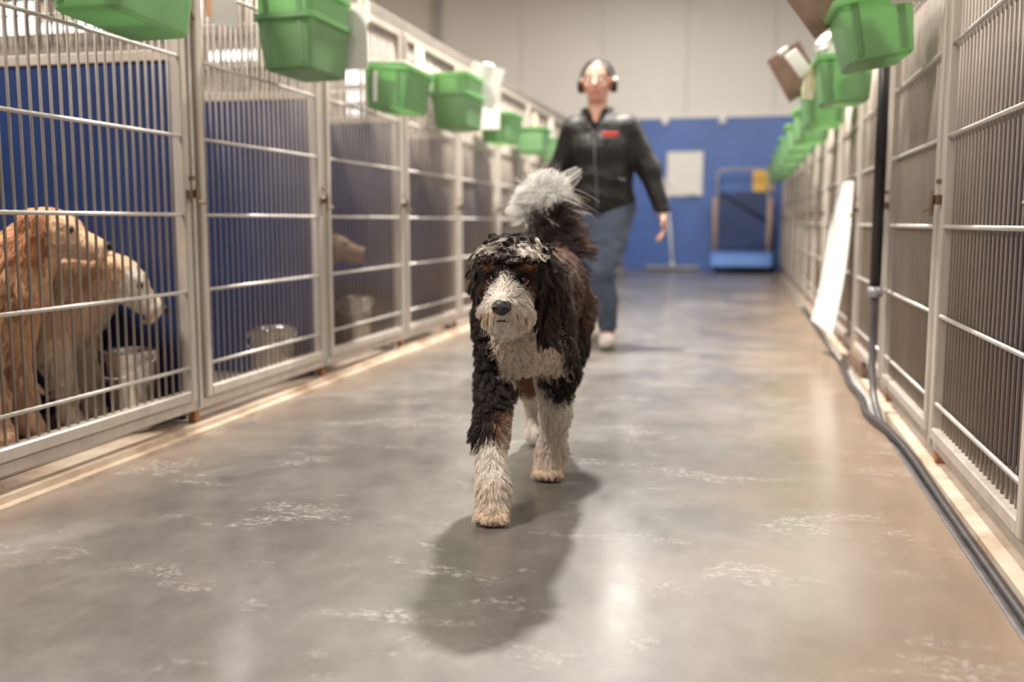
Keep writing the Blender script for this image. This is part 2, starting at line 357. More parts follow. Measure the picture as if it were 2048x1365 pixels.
# ------------------------------------------------------------------ kennel rows
PITCH = 1.075
ZTOP = 1.80
def build_row(side):
    s = 1 if side == 'left' else -1                    # s=+1: interior lies towards -X
    FX = LX if s > 0 else RX
    dz = 0.0 if s > 0 else -0.03
    y0 = 3.07 if s > 0 else 3.15
    posts = [y0 + PITCH * k for k in range(-2, 12)]
    posts = [p for p in posts if p < 15.4] + [15.5]
    fz = .03 + dz
    X = lambda d: -s * d                                # d = depth behind the front plane
    def bx(mb, d0, ya, za, d1, yb, zb, bev=.004):
        a, b = sorted((X(d0), X(d1))); return mb.box((a, ya, za), (b, yb, zb), bev)
    frame = thing('kennel_barrier', 'steel post and rail barrier carrying the %s row of kennel gates' % side, 'barrier', (FX, posts[0], 0))
    base = posts[0]
    for p in posts:
        m = MB(); y = p - base
        bx(m, .018, y - .030, .075 + dz, .07, y + .030, ZTOP, .005)
        m.build('post', M['steel'], frame)
        m = MB(); bx(m, .010, y - .008, .08 + dz, .019, y + .008, ZTOP - .06, .002)
        m.build('post_channel', M['rod'], frame)
        m = MB(); bx(m, .03, y - .014, fz - .0005, .058, y + .014, .076 + dz, .002)
        m.build('foot', M['rust'], frame)
    m = MB(); bx(m, .012, -.03, ZTOP - .06, .075, posts[-1] - base + .03, ZTOP, .005); m.build('top_rail', M['rail'], frame)
    m = MB(); bx(m, .02, -.03, .075 + dz, .062, posts[-1] - base + .03, .112 + dz, .004); m.build('bottom_rail', M['steel'], frame)
    # solid back of the kennels
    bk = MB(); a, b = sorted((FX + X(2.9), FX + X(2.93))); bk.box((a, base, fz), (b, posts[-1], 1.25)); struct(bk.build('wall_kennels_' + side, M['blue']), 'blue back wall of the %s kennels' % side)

    zb, zt = .115 + dz, ZTOP - .065
    dw = PITCH - .066
    barme = MB().tube([(0, 0, zb + .03), (0, 0, zt - .03)], .0042, 8).mesh('bar', M['bar'], True)
    rodme = MB().tube([(0, .022, 0), (0, dw - .022, 0)], .0062, 8).mesh('rod', M['rod'], True)
    def door(k, ya, width):
        near = ORD[k - 1]
        t = thing('kennel_gate', ('barred steel kennel gate, %s from the camera in the %s row' % (near, side)) if k else 'barred steel kennel gate beside the camera in the %s row, out of the picture' % side, 'gate', (FX, ya, 0), 'barred gates of the %s kennel row' % side)
        for nm, q in (('stile', (0, .036, zb, zt)), ('stile', (width - .036, width, zb, zt)), ('rail', (.036, width - .036, zb, zb + .036)), ('rail', (.036, width - .036, zt - .036, zt))):
            m = MB(); bx(m, .004, q[0], q[2], .044, q[1], q[3], .004); m.build(nm, M['steel'], t)
        nb = max(2, int(round((width - .072) / .0415)))
        for i in range(1, nb):
            ob('bar', barme, t, (X(.026), .036 + (width - .072) * i / nb, 0))
        for i in range(6):
            z = .23 + .2575 * i + (dz - .008 if s < 0 else 0)
            if abs(width - dw) < .01: ob('rod', rodme, t, (X(.014), 0, z))
            else: MB().tube([(X(.014), .02, z), (X(.014), width - .02, z)], .0062, 8).build('rod', M['rod'], t, True)
        # latch near the far stile
        la = MB()
        yl = width + .012
        bx(la, -.012, yl - .04, .80 + dz, .004, yl + .012, .83 + dz, .003)
        la.tube([(X(-.018), yl - .008, .84 + dz), (X(-.018), yl - .008, .77 + dz)], .006, 8)
        la.tube([(X(-.015), yl - .008, .79 + dz), (X(-.035), yl + .014, .785 + dz)], .006, 8)
        bx(la, -.008, yl - .018, .86 + dz, .004, yl + .002, .875 + dz, .002)
        lt = la.build('latch', M['brass'], t)
        up = MB()
        bx(up, -.008, yl - .02, 1.40, .004, yl + .012, 1.43, .003)
        up.tube([(X(-.012), yl - .01, 1.44), (X(-.02), yl + .01, 1.38)], .005, 8)
        up.build('latch', M['brass'], t)
    for k in range(len(posts) - 1):
        ya = posts[k] + .033; yb = posts[k + 1] - .033
        if yb - ya < .25: continue
        door(k, ya, yb - ya)
    # partitions between kennels
    for k, p in enumerate(posts):
        near = ORD[k - 2] if k > 1 else ''
        t = thing('kennel_divider', ('blue kennel side divider with barred top, %s seen from the camera in the %s row' % (near, side)) if k > 1 else 'blue kennel side divider %s the camera in the %s row, out of the picture' % (('behind', 'beside')[k], side), 'divider', (FX, p, fz), 'side dividers of the %s kennels' % side)
        D0, D1 = .075, 2.88
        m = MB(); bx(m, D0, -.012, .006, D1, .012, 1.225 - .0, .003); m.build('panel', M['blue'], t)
        m = MB(); bx(m, D0, -.018, 1.2255, D1, .018, 1.262, .003); m.build('cap_rail', M['steel'], t)
        m = MB(); bx(m, D0, -.015, 1.71, D1, .015, 1.745, .003); m.build('top_rail', M['rail'], t)
        for zz in (1.40, 1.56):
            MB().tube([(X(D0), .007, zz), (X(D1), .007, zz)], .004, 6).build('wire', M['rod'], t, True)
        n = int((D1 - D0) / .045)
        if k < 5:
            gb = MB().tube([(0, 0, 1.2605), (0, 0, 1.7115)], .004, 6).mesh('grille_bar', M['bar'], True)
            for i in range(1, n): ob('grille_bar', gb, t, (X(D0 + (D1 - D0) * i / n), 0, 0))
        else:
            m = MB()
            for i in range(1, n):
                xx = X(D0 + (D1 - D0) * i / n); m.tube([(xx, 0, 1.2605), (xx, 0, 1.7115)], .004, 5)
            tag(m.build('grille_bars', M['bar'], t, True), None, None, None, 'stuff')
    return posts
PL = build_row('left')
PR = build_row('right')

# ------------------------------------------------------------------ green bins hung on the doors
def rrect(w, l, r, z, cx=0, cy=0, n=4):
    pts = []
    for (sx, sy, a0) in ((1, 1, 0), (-1, 1, 90), (-1, -1, 180), (1, -1, 270)):
        for i in range(n):
            a = R(a0 + 90 * i / (n - 1))
            pts.append((cx + sx * (w / 2 - r) + r * math.cos(a), cy + sy * (l / 2 - r) + r * math.sin(a), z))
    return pts
def tub_mesh(name, w=.235, l=.40, h=.20, mat=None):
    m = MB(); bw, bl = w - .045, l - .045; t = .004
    m.loft([rrect(bw - .02, bl - .02, .02, 0), rrect(bw, bl, .025, .008), rrect(w - .012, l - .012, .03, h - .022), rrect(w - .012, l - .012, .03, h - .02),
            rrect(w + .012, l + .012, .035, h - .02), rrect(w + .014, l + .014, .036, h), rrect(w - .012, l - .012, .03, h),
            rrect(w - .014 - t, l - .014 - t, .03, h - .01), rrect(bw - t * 2, bl - t * 2, .022, .012)], True, True)
    # moulded ribs on the ends and the long side
    for sx in (-.28, .28):
        for sy in (-1, 1):
            yb0, yb1 = sy * (bl / 2 - .001), sy * (l / 2 - .0075)
            m.loft([[(sx * w - .012, yb0, .02), (sx * w + .012, yb0, .02), (sx * w + .008, yb0 + sy * .005, .02), (sx * w - .008, yb0 + sy * .005, .02)],
                    [(sx * w - .012, yb1, h - .022), (sx * w + .012, yb1, h - .022), (sx * w + .008, yb1 + sy * .005, h - .022), (sx * w - .008, yb1 + sy * .005, h - .022)]])
    return m.mesh(name, mat, False)
TUB = tub_mesh('tub', mat=M['green'])
HOOK = None
def bin_(side, k, yn, label, tilt=0.0, double=False, zb=1.27, strip=False, l=.40, roll=0.0):
    s = 1 if side == 'left' else -1
    w = .235
    xc = (LX + .012 + w / 2 + .012) if s > 0 else (RX - .012 - w / 2 - .012)
    t = thing('storage_bin', label, 'bin', (xc, yn + l / 2, zb), 'green plastic bins hung along the %s kennels' % side)
    t.rotation_euler = (R(roll), R(tilt), 0)
    ob('tub', TUB, t)
    for yy in (-.1, .1):
        hk = MB()
        xi = -s * (w / 2 - .004)
        hk.tube([(xi + s * .004, yy, .15), (xi + s * .004, yy, .212), (xi - s * .016, yy, .216), (xi - s * .022, yy, .20)], .004, 6)
        hk.build('hook', M['rod'], t, True)
    if strip:
        m = MB(); m.loft([[(-.055, -l / 2 + .012, .03), (-.035, -l / 2 + .012, .03), (-.035, -l / 2 + .016, .03), (-.055, -l / 2 + .016, .03)],
                          [(-.055, -l / 2 - .004, .17), (-.035, -l / 2 - .004, .17), (-.035, -l / 2, .17), (-.055, -l / 2, .17)]])
        m.build('label_strip', M['plastic_white'], t)
    if double:
        ob('nested_tub', TUB, t, (0, 0, .105))
    return t, xc
def card(name, label, cat, mat, loc, w, h, rot=(0, 0, 0), th=.004, curl=0.0, clip=None, group=None):
    """a slightly bent sheet standing in its local XZ plane, base at z=0"""
    t = thing(name, label, cat, loc, group); t.rotation_euler = tuple(R(a) for a in rot)
    n = 6; loops = []
    for i in range(n + 1):
        z = h * i / n; y = curl * ((i / n) ** 2)
        loops.append([(-w / 2, y - th / 2, z), (w / 2, y - th / 2, z), (w / 2, y + th / 2, z), (-w / 2, y + th / 2, z)])
    MB().loft(loops).build('sheet' if cat != 'clipboard' else 'board', mat, t)
    if clip:
        m = MB().box((-.03, curl - .008, h - .02), (.03, curl + .008, h + .008), .003); m.build('clip', M['silver'], t)
    return t

lb = [2.29, 3.46, 4.50, 5.58, 6.66, 7.74, 8.80, 9.88, 10.95, 12.0, 13.1]
for k, yn in enumerate(lb):
    near = ORD[k]
    dbl = k in (1, 3)
    lab = 'green translucent plastic bin hung on the left kennels, %s from the camera' % near
    if dbl: lab = 'pair of nested green plastic bins, %s hanging place along the left kennels' % near
    bin_('left', k, yn, lab, tilt=rnd.uniform(-2, 2) + (3 if k == 2 else 0), double=dbl, zb=1.265 + (.018 if k == 1 else 0) + (-.012 if k in (0, 2) else 0), strip=(k in (2,)), roll=(-3 if k == 0 else 0))
rb = [3.33, 4.46, 5.58, 6.66, 7.74, 8.82, 9.9, 10.95, 12.0, 13.1]
for k, yn in enumerate(rb):
    near = ORD[k]
    bin_('right', k, yn, 'green translucent plastic bin hung on the right kennels, %s from the camera' % near,
         tilt=rnd.uniform(-2, 2) + (-8 if k == 0 else (-4 if k == 1 else 0)), zb=1.235 + rnd.uniform(-.006, .006), roll=(2 if k in (0, 1) else 0))

# papers, clipboards and tags at the bins
card('paper_sheet', 'white paper hanging beside the first left post', 'paper', M['paper'], (-1.765, 3.22, 1.395), .12, .24, (4, 0, 68), curl=.03)
card('strap', 'orange strap hanging beside white paper on left kennels', 'strap', M['orange_strap'], (-1.775, 3.145, 1.41), .022, .25, (0, 0, 80))
card('paper_sheet', 'white paper hanging right of the stacked green bins', 'paper', M['paper'], (-1.552, 3.884, 1.335), .11, .26, (0, 0, 8), curl=.0)
card('tag_card', 'small cream tag on left kennel mesh above the third gate', 'tag', M['cream_card'], (-1.785, 4.60, 1.675), .12, .10, (0, 0, 88), clip=True)
card('paper_stack', 'white paper lying in the third left bin', 'paper', M['paper'], (-1.66, 4.56, 1.474), .17, .28, (-88, 0, 4), th=.010, curl=.0)
card('clipboard', 'white papered clipboard hanging over the fourth left bins', 'clipboard', M['paper'], (-1.60, 6.005, 1.43), .20, .25, (0, 16, 14), curl=.0, clip=True)
card('paper_sheet', 'white paper clipped on the fifth left bin', 'paper', M['paper'], (-1.685, 6.648, 1.345), .13, .155, (0, 0, 0))
card('paper_sheet', 'pinkish card above the fourth left bins', 'paper', M['cream_card'], (-1.785, 5.44, 1.42), .14, .28, (0, 0, 88))
card('paper_sheet', 'white paper hanging at the far end of left bins', 'paper', M['paper'], (-1.783, 9.35, 1.42), .14, .26, (0, 0, 84))
card('tag_card', 'cream tag hung between the far left bins', 'tag', M['cream_card'], (-1.78, 8.6, 1.50), .12, .16, (0, 0, 85))
card('clipboard', 'brown clipboard sticking out of the nearest right bin', 'clipboard', M['clipboard'], (.305, 3.72, 1.42), .21, .30, (6, -40, 12), th=.006, curl=0.0, clip=True)
card('clipboard', 'grey clipboard leaning out over the nearest right bin', 'clipboard', M['silver'], (.470, 3.315, 1.385), .10, .20, (42, 0, -8), th=.008)
card('clipboard', 'brown clipboard sticking out of the third right bin', 'clipboard', M['clipboard'], (.31, 5.75, 1.42), .2, .26, (6, -32, 12), th=.006, clip=True)
card('paper_sheet', 'white paper slip dangling from the nearest right bin', 'paper', M['paper'], (.284, 3.74, 1.335), .014, .085, (0, 6, 80))
card('glove', 'white glove draped over the second right bin', 'glove', M['paper'], (.262, 4.88, 1.40), .06, .12, (6, -38, 10), th=.022, curl=.015)
card('tag_card', 'cream and orange tag hanging from second right bin', 'tag', M['cream_card'], (.272, 4.885, 1.285), .05, .13, (0, 4, 10), th=.010)
card('strap', 'orange strap hanging from second right bin', 'strap', M['orange_strap'], (.279, 4.70, 1.30), .022, .12, (0, 0, 80), th=.006)
# crumpled white plastic bag in the second right bin
def crumple(name, label, cat, c, r, mat, seed):
    g = random.Random(seed); m = MB().ico((0, 0, r[2]), r, 14, 9)
    m.v = [(x * g.uniform(.78, 1.15), y * g.uniform(.78, 1.15), z * g.uniform(.85, 1.1)) for x, y, z in m.v]
    t = thing(name, label, cat, c); m.build('sheet', mat, t); return t
crumple('plastic_bag', 'crumpled white plastic bag in the second right bin', 'bag', (.36, 4.64, 1.40), (.085, .11, .07), M['plastic_white'], 3)

# long white curved plastic sheet leaning on the right kennels
t = thing('plastic_sheet', 'long white curved plastic sheet hanging on the right kennels above the floor', 'sheet', (.50, 5.45, .14))
loops = []
for i in range(15):
    u = i / 14; z = .79 * u; v = (1 - u)
    xr = .035 - .075 * v ** 2.2; xl = xr - (.045 + .03 * min(1, v * 3)); yl = .14 + .22 * v
    loops.append([(xr, -.10, z), (xl, yl, z + .035 * v), (xl + .003, yl + .003, z + .035 * v), (xr + .003, -.097, z)])
MB().loft(loops).build('sheet', M['plastic_white'], t, False)
bb = thing('drain_box', 'dark box on the ledge under the white plastic sheet', 'box', (.553, 5.05, .0))
MB().box((-.007, -.24, 0), (.009, .24, .07), .003).build('body', M['clipboard'], bb)
MB().box((-.008, -.245, .0705), (.010, .245, .08), .002).build('lid', M['clipboard'], bb)

# black pipe and hoses
t = thing('black_pipe', 'thick black vertical pipe in front of the second right post', 'pipe', (.507, 4.10, .45))
MB().tube([(0, 0, 0), (0, 0, 1.3)], .022, 12).build('pipe', M['black_pipe'], t, True)
MB().tube([(-.0, 0, -.02), (0, 0, .02)], .027, 12).build('collar', M['grey_metal'], t, True)
MB().tube([(0, 0, .0), (.043, .06, .0)], .008, 8).build('bracket', M['rod'], t, True)
def smooth_path(pts, n=8):
    out = []
    P = [Vector(p) for p in pts]
    for i in range(len(P) - 1):
        a, b, c_, d = P[max(i - 1, 0)], P[i], P[i + 1], P[min(i + 2, len(P) - 1)]
        for k in range(n):
            u = k / n
            out.append(.5 * ((2 * b) + (c_ - a) * u + (2 * a - 5 * b + 4 * c_ - d) * u * u + (3 * b - a - 3 * c_ + d) * u ** 3))
    out.append(P[-1]); return out
h1 = MB().tube(smooth_path([(.507, 4.10, .44), (.502, 4.07, .25), (.50, 3.98, .09), (.503, 3.80, .012), (.505, 3.5, -.018), (.505, 3.0, -.020), (.506, 2.3, -.020), (.505, 1.5, -.020), (.506, .6, -.020), (.506, -1.0, -.020)]), .0135, 10).build('water_hose', M['hose_grey'], None, True)
tag(h1, 'grey rubber hose dropping from the black pipe into the gutter', 'hose')
h2 = MB().tube(smooth_path([(.525, 9.0, -.020), (.524, 7.0, -.020), (.512, 6.0, -.020), (.507, 5.5, -.018), (.488, 4.9, .0145), (.474, 4.55, .0145), (.484, 4.2, .0145), (.466, 3.9, .0145), (.474, 3.72, .016), (.503, 3.5, .0135), (.532, 3.2, -.010), (.5335, 2.6, -.020), (.5335, 1.6, -.020), (.5335, .6, -.020), (.5335, -1.0, -.020)]), .0138, 10).build('water_hose', M['hose'], None, True)
tag(h2, 'black rubber hose snaking along the right gutter edge', 'hose')

# wooden handle hanging on the nearest right door
t = thing('wooden_handle', 'tan wooden handle hanging on the nearest right door at picture edge', 'handle', (.515, 2.03, .87))
MB().tube([(0, 0, .008), (0, 0, .05), (.002, 0, .2), (.003, 0, .33)], [.011, .015, .012, .012], 10).build('grip', M['wood'], t, True)
MB().tube([(.003, 0, .328), (.012, 0, .36), (.034, 0, .365)], .004, 6).build('loop', M['rod'], t, True)

# ------------------------------------------------------------------ pails
def pail(x, y, z, r, h, label):
    t = thing('steel_pail', label, 'pail', (x, y, z), 'stainless steel water pails in the left kennels')
    MB().lathe([(r * .74, 0), (r * .78, .004), (r * .97, h - .012), (r, h - .008), (r + .004, h), (r - .002, h + .003), (r * .95, h - .01), (r * .76, .012)], 28).build('body', M['pail'], t, True)
    pts = [(-(r + .006) * math.cos(a), -.5 * r * math.sin(a), h - .02 - .06 * math.sin(a)) for a in [math.pi * i / 12 for i in range(13)]]
    MB().tube([(p[0], p[1] - r * .82 * math.sin(math.pi * i / 12), p[2]) for i, p in enumerate(pts)], .0028, 6).build('handle', M['rod'], t, True)
    for sx in (-1, 1): MB().box((sx * r - .006, -.012, h - .035), (sx * r + .006, .012, h - .008), .003).build('ear', M['pail'], t)
pail(-1.965, 2.905, .0341, .085, .265, 'steel pail in the nearest left kennel under the cream dog')
pail(-2.0, 4.0, .0341, .105, .225, 'steel pail in the second left kennel beside the blue partition')
pail(-2.03, 5.06, .0341, .095, .285, 'steel pail in the third left kennel below the brown dog')

# ------------------------------------------------------------------ far end of the aisle
t = thing('notice_board', 'white notice board on the blue far wall', 'board', (-.89, WY1 - .034, 1.12))
MB().box((-.255, -.012, .015), (.255, -.002, .655), .002).build('board', M['paper'], t)
fr = MB()
for a, b_ in (((-.27, -.02, 0), (.27, 0, .015)), ((-.27, -.02, .655), (.27, 0, .67)), ((-.27, -.02, .015), (-.255, 0, .655)), ((.255, -.02, .015), (.27, 0, .655))): fr.box(a, b_, .002)
fr.build('frame', M['cream_card'], t)
MB().box((.05, -.05, .002), (.2, -.02, .022), .003).build('pen_tray', M['grey_metal'], t)
t = thing('notice', 'yellow sign on the far wall beside the right kennels', 'sign', (.24, 14.72, 1.18))
t.location = (.27, WY1 - .034, 1.18)
MB().box((-.15, -.006, 0), (.15, -.001, .33), .002).build('sheet', M['yellow'], t)
for xh, lab in ((-1.2, 'white hook at the top of the blue wall beside the person'), (-.345, 'white hook at the top of the blue wall above the cart')):
    t = thing('wall_hook', lab, 'hook', (xh, WY1 - .05, 2.16), 'white hooks on top of the blue wall')
    MB().box((-.05, -.02, .04), (.05, 0, .18), .006).build('plate', M['plastic_white'], t)
    MB().tube([(0, -.02, .1), (0, -.06, .07), (0, -.08, .03), (0, -.06, .01)], .015, 8).build('hook', M['plastic_white'], t, True)
# floor squeegee
t = thing('floor_squeegee', 'wide floor squeegee with pale pole leaning on the far wall', 'squeegee', (-1.03, 15.2, 0))
MB().box((-.40, -.02, .02), (.40, .02, .075), .008).build('head', M['grey_metal'], t)
MB().box((-.405, -.006, 0.0), (.405, .006, .03), .002).build('blade', M['rubber_black'], t)
MB().tube([(0, 0, .06), (0, .0, .13)], .03, 10).build('socket', M['plastic_white'], t, True)
MB().tube([(0, 0, .12), (-.05, .12, .6), (-.17, .34, 1.4)], .018, 10).build('pole', M['plastic_white'], t, True)
# platform cart
t = thing('platform_cart', 'blue platform cart with grey tube handle at the far end', 'cart', (-.02, 14.75, 0))
MB().box((-.43, -.30, .09), (.43, .55, .28), .02).build('deck', M['cart_blue'], t)
MB().box((-.435, -.305, .28), (.435, .555, .295), .004).build('deck_mat', M['cart_blue'], t)
MB().tube(smooth_path([(-.37, .45, .29), (-.37, .45, 1.0), (-.37, .45, 1.36), (-.35, .45, 1.46), (-.27, .45, 1.49), (.27, .45, 1.49), (.35, .45, 1.46), (.37, .45, 1.36), (.37, .45, 1.0), (.37, .45, .29)], 4), .022, 10).build('handle', M['grey_metal'], t, True)
for sx in (-1, 1): MB().tube([(sx * .40, .42, .295), (sx * .40, .42, 1.08)], .026, 8).build('upright', M['wood'], t, True)
MB().box((-.36, .455, .32), (.36, .465, 1.16), .003).build('back_panel', M['blue'], t)
MB().tube([(-.30, .43, 1.16), (.35, .43, .74)], .02, 6).build('strap', M['dark_strap'], t, True)
for sx in (-1, 1):
    for sy in (-.2, .45):
        wv = MB().lathe([(.02, -.018), (.045, -.016), (.045, .016), (.02, .018)], 14)
        wv.xf(Matrix.Translation((sx * .34, sy, .045)) @ Matrix.Rotation(R(90), 4, 'Y')); wv.build('wheel', M['rubber_black'], t)

#==FIGURES==
# ------------------------------------------------------------------ smooth bodies from distance fields
class SDF:
    def __init__(s, lo, hi, h):
        s.lo = np.array(lo, float); s.h = h
        s.n = np.ceil((np.array(hi, float) - s.lo) / h).astype(int) + 1
        s.f = np.full(tuple(s.n), 10.0, dtype=np.float32)
    def _grid(s, a, b):
        i0 = np.clip(np.floor((np.array(a) - s.lo) / s.h).astype(int), 0, s.n - 1)
        i1 = np.clip(np.ceil((np.array(b) - s.lo) / s.h).astype(int) + 1, 1, s.n)
        ax = [s.lo[k] + np.arange(i0[k], i1[k]) * s.h for k in range(3)]
        return tuple(slice(i0[k], i1[k]) for k in range(3)), np.meshgrid(*ax, indexing='ij')
    def _comb(s, sl, d, k, sub=False):
        a = s.f[sl]
        if sub:
            d = -d
            hh = np.maximum(k - np.abs(a - d), 0) / max(k, 1e-6); s.f[sl] = np.maximum(a, d) + hh * hh * k * .25
        else:
            hh = np.maximum(k - np.abs(a - d), 0) / max(k, 1e-6); s.f[sl] = np.minimum(a, d) - hh * hh * k * .25
    def cone(s, a, b, r1, r2, k=.03, sub=False):
        a = np.array(a, float); b = np.array(b, float); rm = max(r1, r2) + k * 1.2 + 4 * s.h
        sl, (X, Y, Z) = s._grid(np.minimum(a, b) - rm, np.maximum(a, b) + rm)
        ab = b - a; px, py, pz = X - a[0], Y - a[1], Z - a[2]
        t = np.clip((px * ab[0] + py * ab[1] + pz * ab[2]) / max(ab @ ab, 1e-9), 0, 1)
        d = np.sqrt((px - t * ab[0]) ** 2 + (py - t * ab[1]) ** 2 + (pz - t * ab[2]) ** 2) - (r1 + (r2 - r1) * t)
        s._comb(sl, d, k, sub); return s
    def chain(s, pts, k=.03):
        for (a, ra), (b, rb_) in zip(pts[:-1], pts[1:]): s.cone(a, b, ra, rb_, k)
        return s
    def ell(s, c, r, k=.03, rot=None, sub=False):
        c = np.array(c, float); r = np.array(r, float); rm = r.max() + k * 1.2 + 4 * s.h
        sl, (X, Y, Z) = s._grid(c - rm, c + rm)
        q = np.stack([X - c[0], Y - c[1], Z - c[2]], -1)
        if rot is not None: q = q @ np.array(rot)
        k0 = np.linalg.norm(q / r, axis=-1); k1 = np.linalg.norm(q / (r * r), axis=-1)
        d = np.where(k1 > 1e-9, k0 * (k0 - 1) / np.maximum(k1, 1e-9), -r.min())
        s._comb(sl, d, k, sub); return s
    def cut(s, fn):          # keep only where fn(X,Y,Z) < 0
        ax = [s.lo[k] + np.arange(s.n[k]) * s.h for k in range(3)]
        G = np.meshgrid(*ax, indexing='ij'); s.f = np.maximum(s.f, fn(*G).astype(np.float32)); return s
    def mesh(s, relax=1):
        f = s.f; n = np.array(f.shape); neg = f < 0
        nc = n - 1
        acc = np.zeros((*nc, 3), np.float32); cnt = np.zeros(tuple(nc), np.float32)
        cor = [(i, j, k) for i in (0, 1) for j in (0, 1) for k in (0, 1)]
        def sub(a, o): return a[o[0]:o[0] + nc[0], o[1]:o[1] + nc[1], o[2]:o[2] + nc[2]]
        for a in cor:
            for ax in range(3):
                if a[ax] == 1: continue
                b = list(a); b[ax] = 1
                fa, fb = sub(f, a), sub(f, b); ch = sub(neg, a) != sub(neg, b)
                t = np.where(ch, fa / np.where(ch, fa - fb, 1), 0)
                for m_ in range(3): acc[..., m_] += np.where(ch, a[m_] + (t if m_ == ax else 0), 0)
                cnt += ch
        act = cnt > 0
        idx = -np.ones(tuple(nc), int); ijk = np.argwhere(act); idx[act] = np.arange(len(ijk))
        V = s.lo + (ijk + acc[act] / cnt[act][:, None]) * s.h
        F = []
        for ax in range(3):
            u, v = [(1, 2), (2, 0), (0, 1)][ax]
            sl0 = [slice(None)] * 3; sl1 = [slice(None)] * 3
            sl0[ax] = slice(0, -1); sl1[ax] = slice(1, None)
            a, b = neg[tuple(sl0)], neg[tuple(sl1)]
            e = np.argwhere(a != b); ina = a[a != b]
            ok = (e[:, u] > 0) & (e[:, v] > 0) & (e[:, u] < nc[u]) & (e[:, v] < nc[v]) & (e[:, ax] < nc[ax])
            e = e[ok]; ina = ina[ok]
            q = []
            for du, dv in ((-1, -1), (0, -1), (0, 0), (-1, 0)):
                c = e.copy(); c[:, u] += du; c[:, v] += dv; q.append(idx[c[:, 0], c[:, 1], c[:, 2]])
            q = np.stack(q, 1); q[~ina] = q[~ina][:, ::-1]; F.append(q)
        F = np.concatenate(F)
        for _ in range(relax):
            S = np.zeros_like(V); C = np.zeros(len(V))
            for i in range(4):
                np.add.at(S, F[:, i], V[F[:, (i + 1) % 4]] + V[F[:, (i + 3) % 4]]); np.add.at(C, F[:, i], 2)
            V = V * .5 + .5 * S / np.maximum(C, 1)[:, None]
        return V, F

def vnormals(V, F):
    fn = np.cross(V[F[:, 2]] - V[F[:, 0]], V[F[:, 3]] - V[F[:, 1]])
    N = np.zeros_like(V)
    for i in range(4): np.add.at(N, F[:, i], fn)
    return N / np.maximum(np.linalg.norm(N, axis=1), 1e-9)[:, None]

def body_obj(name, V, F, O, mat, parent, tint=None):
    me = bpy.data.meshes.new(name); me.from_pydata((V - np.array(O)).tolist(), [], F.tolist()); me.update()
    me.polygons.foreach_set('use_smooth', [True] * len(me.polygons))
    me.materials.append(mat)
    if tint is not None:
        a = me.color_attributes.new('tint', 'FLOAT_COLOR', 'POINT')
        a.data.foreach_set('color', np.concatenate([tint, np.ones((len(tint), 1))], 1).astype(np.float32).ravel())
    return ob(name, me, parent)

def nrm(a): return a / np.maximum(np.linalg.norm(a, axis=-1, keepdims=True), 1e-9)
def scatter(V, F, n, rng, weight=None):
    T = np.concatenate([F[:, [0, 1, 2]], F[:, [0, 2, 3]]])
    a, b, c = V[T[:, 0]], V[T[:, 1]], V[T[:, 2]]
    ar = np.linalg.norm(np.cross(b - a, c - a), axis=1)
    if weight is not None: ar = ar * weight((a + b + c) / 3)
    i = rng.choice(len(T), n, p=ar / ar.sum())
    r1 = np.sqrt(rng.random(n))[:, None]; r2 = rng.random(n)[:, None]
    N = vnormals(V, F)
    w0, w1, w2 = 1 - r1, r1 * (1 - r2), r1 * r2
    return (w0 * a[i] + w1 * b[i] + w2 * c[i]), nrm(w0 * N[T[i, 0]] + w1 * N[T[i, 1]] + w2 * N[T[i, 2]])

